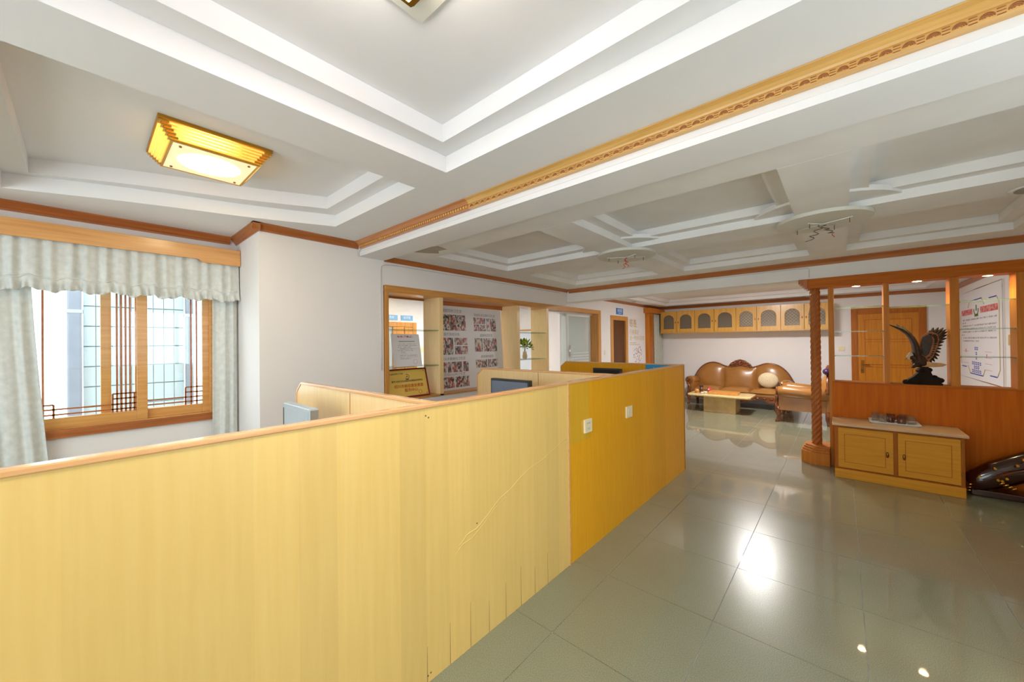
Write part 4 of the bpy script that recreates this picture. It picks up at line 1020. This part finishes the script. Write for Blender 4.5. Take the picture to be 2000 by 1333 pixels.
for x in (.135, .617, 1.095):
    d = thing('spotlight', ['lit brass spotlight under the lintel nearest the twisted column', 'lit brass spotlight above the eagle statue', 'lit brass spotlight under the lintel at the right edge'][int(x*2)], 'spotlight', (x, 5.90, 2.10), group='spotlights in the shelf screen')
    MB().lathe([(.036, -.006), (.045, -.004), (.045, 0)], (0, 0, 0), 24, cap=False).build('ring', 'gold', d, local=True)
    MB().lathe([(.033, -.005), (.033, -.002)], (0, 0, 0), 20).build('bulb', 'bulb', d, local=True)
    lg = bpy.data.lights.new('spot_light', 'SPOT'); lg.energy = SPOT_W; lg.color = (1, .78, .48); lg.spot_size = 2.2; lg.spot_blend = .9; lg.shadow_soft_size = .03
    lo = bpy.data.objects.new('spot_light', lg); COL.objects.link(lo); lo.parent = d; lo.location = (0, 0, -.02)

# ------------------------------------------------------------------ eagle carving
eg = thing('eagle_statue', 'dark carved eagle with raised wings on the screen ledge', 'statue', (.64, 5.9, .9935))
def E_(cx_, cy_):   # carving outline -> metres
    px = 1700+cx_*.13504; py = 600+cy_*.13504
    return (.398+(px-1736)*.00376-.64, .995+(749-py)*.00563-.9935)
b = MB()
base_o = [E_(*p) for p in [(480, 1095), (545, 1040), (620, 1000), (690, 940), (730, 870), (830, 860), (880, 960), (900, 1010), (985, 1000), (1000, 1060), (1010, 1110)]]
base_o[0] = (base_o[0][0], 0.0); base_o[-1] = (base_o[-1][0], 0.0)
b.prism(base_o, 'Y', -.055, .055)
b.box(base_o[0][0]-.005, base_o[-1][0]+.005, -.075, .075, 0, .018)
for q in range(14):
    r = random.Random(q); p = base_o[r.randrange(1, 10)]; b.ell((p[0]+r.uniform(-.02, .02), r.uniform(-.05, .05), max(.02, p[1]-.035)), (.03, .028, .026), 8, 5)
b.build('rock_base', 'rock', eg, local=True)
bp_ = [E_(*p) for p in [(560, 740), (610, 720), (660, 740), (700, 770), (750, 810), (800, 840)]]
body = MB().loft([(x, 0, z) for x, z in bp_], [.022, .034, .050, .058, .052, .03], 12)
body.loft([(E_(690, 810)[0], -.025, E_(690, 810)[1]), (E_(640, 850)[0], -.03, E_(640, 850)[1]), (E_(600, 880)[0], -.03, E_(600, 880)[1])], [.028, .018, .010], 8)
body.loft([(E_(720, 820)[0], .025, E_(690, 810)[1]), (E_(700, 870)[0], .03, E_(640, 870)[1])], [.028, .014], 8)
body.build('body', 'eagle', eg, local=True)
hd = MB().ell((E_(570, 725)[0], 0, E_(570, 725)[1]), (.024, .026, .034), 12, 8).loft([(E_(565, 710)[0], 0, E_(565, 705)[1]), (E_(620, 690)[0], 0, E_(620, 690)[1])], [.026, .036], 10)
hd = hd.build('head', 'eagle_head', eg, local=True)
MB().loft([(E_(535, 745)[0], 0, E_(535, 745)[1]), (E_(505, 750)[0], 0, E_(505, 752)[1]), (E_(497, 765)[0], 0, E_(497, 772)[1])], [.012, .008, .002], 8).build('beak', 'beak', hd, local=True)
for (tx, tz) in ((520, 880), (560, 885), (610, 930), (545, 800)):
    MB().loft([(E_(610, 860)[0], -.03, E_(610, 860)[1]), (E_((tx+610)/2, 0)[0], -.035, E_(0, (tz+850)/2-10)[1]), (E_(tx, tz)[0], -.035, E_(tx, tz)[1])], [.007, .006, .002], 6).build('talon', 'beak', eg, local=True)
tl = [E_(*p) for p in [(740, 860), (800, 785), (900, 798), (1030, 806), (1098, 822), (1030, 852), (920, 862)]]
MB().prism(tl, 'Y', -.03, .03).build('tail', 'eagle_tail', eg, local=True, bevel=.004)
# edge-on wing: a curved broad sheet
le = [E_(*p) for p in [(650, 790), (615, 650), (600, 550), (570, 470), (515, 400), (440, 348), (355, 303), (270, 262)]]
ue = [E_(*p) for p in [(760, 760), (740, 640), (705, 540), (655, 450), (590, 375), (510, 310), (420, 285), (285, 255)]]
wg = MB(); nle = len(le)
def wing(i, v):
    t_ = i/(nle-1); a, b2 = le[i], ue[i]; wdt = .10*math.sin(PI*min(1, .25+t_*.8))+.03
    th = v*2*PI; cxm, czm = (a[0]+b2[0])/2, (a[1]+b2[1])/2
    return (cxm+(b2[0]-a[0])/2*math.cos(th), .02+wdt*math.sin(th), czm+(b2[1]-a[1])/2*math.cos(th))
wg.add([wing(i, k/14) for i in range(nle) for k in range(14)], [(i*14+k, i*14+(k+1) % 14, (i+1)*14+(k+1) % 14, (i+1)*14+k) for i in range(nle-1) for k in range(14)], True)
wg.build('wing', 'eagle', eg, local=True)
for (p0, p1) in (((480, 330), (395, 248)), ((545, 370), (480, 280))):
    MB().loft([(E_(*p0)[0], .06, E_(*p0)[1]), (E_((p0[0]+p1[0])/2, 0)[0], .07, E_(0, (p0[1]+p1[1])/2)[1]), (E_(*p1)[0], .075, E_(*p1)[1])], [.012, .010, .003], 6).build('feather', 'eagle', eg, local=True)
# broad wing with separate flight feathers
ro = [E_(*p) for p in [(700, 800), (715, 640), (735, 520), (755, 430), (830, 385), (900, 365), (985, 400), (1010, 480), (985, 570), (955, 650), (910, 730), (840, 800)]]
wb = MB(); nR = len(ro)
wb.prism(ro, 'Y', .012, .034); wb.build('wing', 'eagle_mid', eg, local=True, bevel=.006)
inner = [E_(*p) for p in [(740, 560), (765, 450), (830, 415), (890, 430), (905, 500), (880, 600), (850, 680), (800, 720), (750, 680)]]
MB().prism(inner, 'Y', .003, .012).build('wing_coverts', 'eagle', eg, local=True, bevel=.004)
tips = [(880, 350), (928, 312), (1000, 312), (1070, 318), (1106, 342), (1119, 372), (1117, 415), (1112, 462), (1075, 510), (1052, 560), (1035, 610), (1022, 660), (1005, 710), (980, 755), (940, 790), (895, 806)]
roots = [(860, 420), (880, 430), (905, 440), (920, 450), (930, 470), (935, 490), (935, 510), (930, 530), (925, 560), (915, 590), (905, 620), (895, 650), (885, 680), (870, 700), (850, 720), (830, 730)]
for q, (tp, rt_) in enumerate(zip(tips, roots)):
    a, c = E_(*rt_), E_(*tp); mid = ((a[0]+c[0])/2+.004, (a[1]+c[1])/2+.010)
    MB().loft([(a[0], .03, a[1]), (mid[0], .034, mid[1]), (a[0]*.15+c[0]*.85, .036, a[1]*.15+c[1]*.85+.003), (c[0], .036, c[1])], [.022, .024, .015, .003], 6, flat=.6, up=Vector((0, 1, 0))).build('feather', 'eagle', eg, local=True)

# ------------------------------------------------------------------ low cabinet with tray of glasses
lc = thing('low_cabinet', 'low honey oak two door cabinet with pale worktop', 'cabinet', (.39, 5.57, 0))
def L_(n, mt, *b, bevel=0, par=lc): return MB().box(*b).build(n, mt, par, bevel=bevel)
CX0, CX1, CFY, CBY = -.068, .845, 5.346, 5.788
L_('body', 'cab_d', CX0, CX1, CFY+.012, CBY, .095, .558)
L_('plinth', 'cab', CX0-.002, CX1+.002, CFY-.004, CBY, 0, .095, bevel=.004)
L_('plinth_bead', 'cab_d', CX0-.002, CX1+.002, CFY, CFY+.03, .095, .103)
L_('worktop', 'stone_top', CX0-.02, CX1+.022, CFY-.025, CBY, .558, .582, bevel=.004)
for (a, b_, hx) in ((-.04, .378, .335), (.41, .818, .452)):
    d_ = L_('door', 'cab', a, b_, CFY-.006, CFY+.0118, .115, .538, bevel=.003)
    for (x0, x1, z0, z1) in ((a+.05, b_-.055, .175, .179), (a+.05, b_-.055, .470, .474), (a+.05, a+.054, .175, .474), (b_-.059, b_-.055, .175, .474)):
        L_('inlay_line', 'cab_d', x0, x1, CFY-.0072, CFY-.0055, z0, z1, par=d_)
    MB().ell((hx, CFY-.014, .31), (.012, .011, .030), 10, 6).build('handle', 'brass', d_)
    MB().lathe([(.006, CFY-.012), (.006, CFY-.006)], (hx, 0, .31), 8, 'Y').build('handle_stem', 'brass', d_)
for z in (.2, .47):
    L_('hinge', 'brass', .822, .832, CFY-.008, CFY+.004, z, z+.03)
tr = thing('serving_tray', 'white plastic tray on the low cabinet', 'tray', (.405, 5.665, .5825))
MB().box(-.165, .165, -.115, .105, 0, .006).build('tray_floor', 'white_metal', tr, local=True, bevel=.002)
rim = [(-.19, -.135), (.19, -.135), (.19, .12), (-.19, .12)]
m_ = MB(); inn = [(-.165, -.115), (.165, -.115), (.165, .105), (-.165, .105)]
vs = [(x, y, .004) for x, y in inn]+[(x, y, .020) for x, y in rim]
m_.add(vs, [(i, (i+1) % 4, 4+(i+1) % 4, 4+i) for i in range(4)]); m_.build('tray_rim', 'white_metal', tr, local=True, solid=.004)
gl = [(-.135, .05, 0, 'clear tumbler at the left end of the white tray'), (-.085, -.06, 0, 'clear tumbler beside the left brown mug on the tray'), (-.02, .03, 1, 'left brown glass mug on the white tray'), (.055, -.045, 1, 'right brown glass mug on the white tray'), (.075, .065, 0, 'clear tumbler behind the brown mugs on the tray'), (.13, -.02, 0, 'clear tumbler at the right end of the white tray')]
for (x, y, br, lb) in gl:
    g = thing('glass_mug' if br else 'glass_tumbler', lb, 'glass', (.405+x, 5.665+y, .589), group='glasses on the tray')
    rr = .033
    MB().lathe([(rr*.9, 0), (rr, .01), (rr, .085), (rr-.003, .085), (rr-.004, .008)], (0, 0, 0), 20).build('cup', 'tea_glass' if br else 'cup_glass', g, local=True)
    if br: MB().loft([(-rr, -.0, .07), (-rr-.022, -.0, .068), (-rr-.026, -.0, .045), (-rr-.018, 0, .022), (-rr, -.0, .018)], .004, 6).build('handle', 'tea_glass', g, local=True)

# ------------------------------------------------------------------ dark lacquered piece in the right corner
lk = thing('lacquer_ornament', 'dark glossy lacquered carving with gold fittings on floor right of low cabinet', 'ornament', (1.15, 5.62, 0))
sect = []
pth = [(.885, 5.55, .10), (.97, 5.56, .15), (1.08, 5.58, .22), (1.2, 5.60, .29), (1.32, 5.62, .36), (1.44, 5.63, .43)]
MB().loft(pth, [.075, .10, .12, .125, .12, .10], 14, flat=.8).build('hull', 'lacquer', lk)
MB().box(.90, 1.48, 5.52, 5.72, 0, .06).build('stand', 'lacquer', lk, bevel=.01)
MB().box(1.0, 1.04, 5.56, 5.66, .055, .14).build('support', 'lacquer', lk); MB().box(1.36, 1.40, 5.57, 5.67, .055, .30).build('support', 'lacquer', lk)
for q, (u, dz) in enumerate(((.12, .06), (.3, .09), (.33, -.02), (.38, -.04), (.43, -.03), (.55, .06), (.62, .095), (.72, .05), (.85, .02), (.9, .09))):
    x = .885+u*.5; z = .10+u*.33+dz
    MB().lathe([(.010, -.03), (.012, 0), (.008, .012)], (x, 5.475-.002*(q % 3), z), 8, 'Y').build('gold_stud', 'gold', lk)
for q in range(4):
    x = 1.06+.022*q; z = .13+.0*q-.012*q+.02
    MB().loft([(x, 5.472, z), (x+.03, 5.468, z+.02)], .008, 6).build('gold_band', 'gold', lk)
for q in range(3): MB().loft([(.865+.004*q, 5.49, .045+.028*q), (.895+.004*q, 5.475, .055+.028*q)], .006, 6).build('gold_band', 'gold', lk)
for q in range(3): MB().loft([(1.02+.03*q, 5.465, .20+.03*q), (1.42, 5.49, .43-.03*q)], .004, 6).build('carved_rail', 'carve', lk)

# ------------------------------------------------------------------ leather sofa and armchair
def interp(pts, x):
    n = len(pts)
    sl = [0.0]+[(pts[i+1][1]-pts[i-1][1])/(pts[i+1][0]-pts[i-1][0]) for i in range(1, n-1)]+[(pts[-1][1]-pts[-2][1])/(pts[-1][0]-pts[-2][0])]
    for i in range(n-1):
        (a, b), (c, d) = pts[i], pts[i+1]
        if a <= x <= c:
            h = c-a; t_ = (x-a)/h; t2, t3 = t_*t_, t_**3
            return (2*t3-3*t2+1)*b+(t3-2*t2+t_)*h*sl[i]+(-2*t3+3*t2)*d+(t3-t2)*h*sl[i+1]
    return pts[-1][1]
def carved_seat(name, label, cat, loc, rz, half, depth, nsec, top):
    t = thing(name, label, cat, loc, rz)
    def zt_(x): return interp(top, abs(x)/half)
    yb = depth-.10
    iw = half-.17
    # seat cushions
    for s_ in range(nsec):
        a, b_ = -iw+2*iw*s_/nsec, -iw+2*iw*(s_+1)/nsec
        def top_fn(u, v, a=a, b_=b_): 
            x = a+(b_-a)*u; y = .03+(depth-.25)*v
            bul = (max(0, math.sin(PI*u))**.35)*(max(0, math.sin(PI*v))**.3)
            return (x, y-.02*math.sin(PI*u)*(1 if v == 0 else 0), .35+.085*bul)
        m_ = MB().grid(top_fn, 14, 10); m_.box(a+.001, b_-.001, .035, depth-.22, .27, .352)
        m_.build('seat_cushion', 'leather', t, local=True)
    # upholstered back sections
    for s_ in range(nsec):
        hb_ = half-.05
        a, b_ = -hb_+2*hb_*s_/nsec, -hb_+2*hb_*(s_+1)/nsec
        def fn(u, v, a=a, b_=b_):
            x = a+(b_-a)*u; z = .30+(zt_(x)-.30)*v
            bul = (max(0, math.sin(PI*u))**.4)*(max(0, math.sin(PI*v))**.5)
            return (x, yb-.13+.10*v-.085*bul, z)
        MB().grid(fn, 16, 12).build('back_cushion', 'leather', t, local=True)
    n = 36; poly = [(-half+.02, .25)]+[(-half+.02+(2*half-.04)*q/n, zt_(-half+.02+(2*half-.04)*q/n)) for q in range(n+1)]+[(half-.02, .25)]
    MB().prism(poly, 'Y', yb-.025, yb+.05).build('back_panel', 'leather', t, local=True)
    MB().loft([(-half+2*half*q/60, yb-.015, zt_(-half+2*half*q/60)+.006) for q in range(61)], .022, 8).build('back_rail', 'carve', t, local=True)
    # crest
    cr = MB(); zc = zt_(0); cw = min(.25, half*.38)
    cr.prism([(-cw, zc-.01), (-cw*.8, zc+.065), (-cw*.4, zc+.135), (0, zc+.165), (cw*.4, zc+.135), (cw*.8, zc+.06), (cw, zc-.01), (0, zc-.03)], 'Y', yb-.03, yb+.03)
    for q in range(26):
        r = random.Random(q+5); u = r.uniform(-.9, .9); h = (1-abs(u)**1.7)*.145
        cr.ell((u*cw, yb-.035, zc+r.uniform(-.01, max(0, h))), (.028, .014, .018), 7, 5)
    cr.build('carved_crest', 'carve', t, local=True)
    # arms
    for sx in (-1, 1):
        x0 = sx*(half-.11)
        am = MB().loft([(x0+sx*.02, yb+.02, .50), (x0+sx*.02, depth*.5, .53), (x0+sx*.02, .14, .55), (x0+sx*.02, .05, .545)], [.10, .10, .105, .09], 14)
        am.box(x0-sx*.07, x0+sx*.07, .06, yb, .22, .50)
        am.build('arm', 'leather', t, local=True)
        sc2 = MB().loft([(x0+sx*.02+.085*math.cos(a)*(1-.045*q), .035, .55+.085*math.sin(a)*(1-.045*q)) for q, a in enumerate([sx*(-.3)+PI/2-sx*(2*PI*1.4*k/20) for k in range(21)])], .018, 6)
        sc2.loft([(x0+sx*.07, .035, .50), (x0+sx*.01, .03, .40), (x0+sx*.03, .03, .30), (x0+sx*.06, .04, .2)], [.03, .03, .035, .04], 8)
        sc2.build('arm_scroll', 'carve', t, local=True)
    # apron and legs
    ap = [(-half+.1, .28)]+[(-half+.1+(2*half-.2)*q/40, .185+.03*math.cos(q/40*2*PI*(2 if nsec == 1 else 4))+.012*math.cos(q*1.2)) for q in range(41)]+[(half-.1, .28)]
    apm = MB().prism(ap, 'Y', .03, .06)
    for q in range(14 if nsec > 1 else 8):
        u = -1+2*(q+.5)/(14 if nsec > 1 else 8); apm.ell((u*(half-.15), .028, .235), (.04, .012, .02), 7, 5)
    apm.build('carved_apron', 'carve', t, local=True)
    for sx in (-1, 1):
        for y in (.06, yb-.02):
            dy = -1 if y < .2 else 1
            MB().loft([(sx*(half-.09), y, .27), (sx*(half-.06), y+dy*.02, .20), (sx*(half-.08), y, .10), (sx*(half-.075), y+dy*.02, .03), (sx*(half-.065), y+dy*.035, .0)], [.05, .05, .03, .028, .035], 10).build('leg', 'carve', t, local=True)
    return t
sof_top = [(0, .875), (.24, .845), (.52, .94), (.72, .90), (.88, .75), (1.0, .52)]
carved_seat('leather_sofa', 'brown leather three seat sofa with carved wooden crest', 'sofa', (-1.80, 9.45, 0), 0, 1.02, .85, 3, sof_top)
arm_top = [(0, .86), (.35, .87), (.62, .84), (.85, .72), (1.0, .54)]
carved_seat('leather_armchair', 'brown leather armchair turned sideways behind the twisted column', 'armchair', (-.93, 8.72, 0), -PI/2, .46, .86, 1, arm_top)
cu = thing('round_cushion', 'round cream plush cushion on the right of the sofa', 'cushion', (-1.22, 9.90, .43))
MB().ell((0, 0, .17), (.19, .085, .17), 24, 14).build('cover', 'cream', cu, local=True)
MB().ell((0, -.083, .17), (.014, .008, .014), 8, 6).build('button', 'pot', cu, local=True)
pc = thing('purple_cushion', 'small shiny purple cushion on top of the armchair back', 'cushion', (-.19, 8.43, .868))
MB().ell((0, 0, .06), (.065, .11, .06), 18, 12).build('cover', 'purple', pc, local=True)

# ------------------------------------------------------------------ coffee table with tea things
ct_ = thing('coffee_table', 'low cream marble coffee table on a tan stone block', 'coffee table', (-1.92, 8.86, 0))
c_ = .05
top_p = [(-2.50+c_, 8.50), (-1.34-c_, 8.50), (-1.34, 8.50+c_), (-1.34, 9.20-c_), (-1.34-c_, 9.20), (-2.50+c_, 9.20), (-2.50, 9.20-c_), (-2.50, 8.50+c_)]
MB().prism(top_p, 'Z', .325, .365).build('marble_top', 'marble_top', ct_, bevel=.01)
MB().box(-2.20, -1.61, 8.60, 9.08, 0, .325).build('stone_block', 'marble_base', ct_, bevel=.006)
tt = thing('tea_board', 'flat wooden tea board on the coffee table', 'tea board', (-1.86, 8.82, .3655))
B('board', 'oak_y', tt, -.27, .27, -.15, .15, 0, .045, bevel=.006, local=True); 
for q in range(9): B('slat', 'oak_y', tt, -.255, .255, -.135+.03*q, -.135+.03*q+.022, .045, .053, local=True)
j = thing('tea_canister', 'dark brown tea canister on the coffee table', 'canister', (-2.30, 8.84, .3655))
MB().lathe([(.036, 0), (.036, .11)], (0, 0, 0), 18).build('body', 'ddark', j, local=True); MB().lathe([(.038, .1105), (.038, .15), (.03, .155)], (0, 0, 0), 18).build('lid', 'lacquer', j, local=True)
j = thing('wooden_cup', 'short wooden tool cup beside the dark canister', 'cup', (-2.355, 8.70, .3655))
MB().lathe([(.034, 0), (.036, .085), (.030, .085), (.028, .01)], (0, 0, 0), 18).build('cup', 'oak', j, local=True); 
for q in (-1, 0, 1): MB().loft([(q*.01, 0, .012), (q*.014, .004, .12)], .003, 5).build('tea_tool', 'carve', j, local=True)
j = thing('red_packet', 'small red and white tea packet behind the tea board', 'packet', (-2.17, 8.97, .3655))
MB().lathe([(.04, 0), (.045, .05), (.035, .09), (.02, .11)], (0, 0, 0), 12).build('packet', 'red_ink', j, local=True); MB().ell((-.01, -.04, .06), (.018, .006, .014), 8, 6).build('print', 'paper', j, local=True)
for (x, y, lb) in ((-2.235, 8.66, 'tiny white teacup nearest the wooden tool cup'), (-2.19, 8.74, 'tiny white teacup beside the tea board')):
    j = thing('teacup', lb, 'cup', (x, y, .3655), group='white teacups')
    MB().lathe([(.014, 0), (.024, .012), (.030, .03), (.027, .03), (.02, .010)], (0, 0, 0), 16).build('cup', 'white_metal', j, local=True)
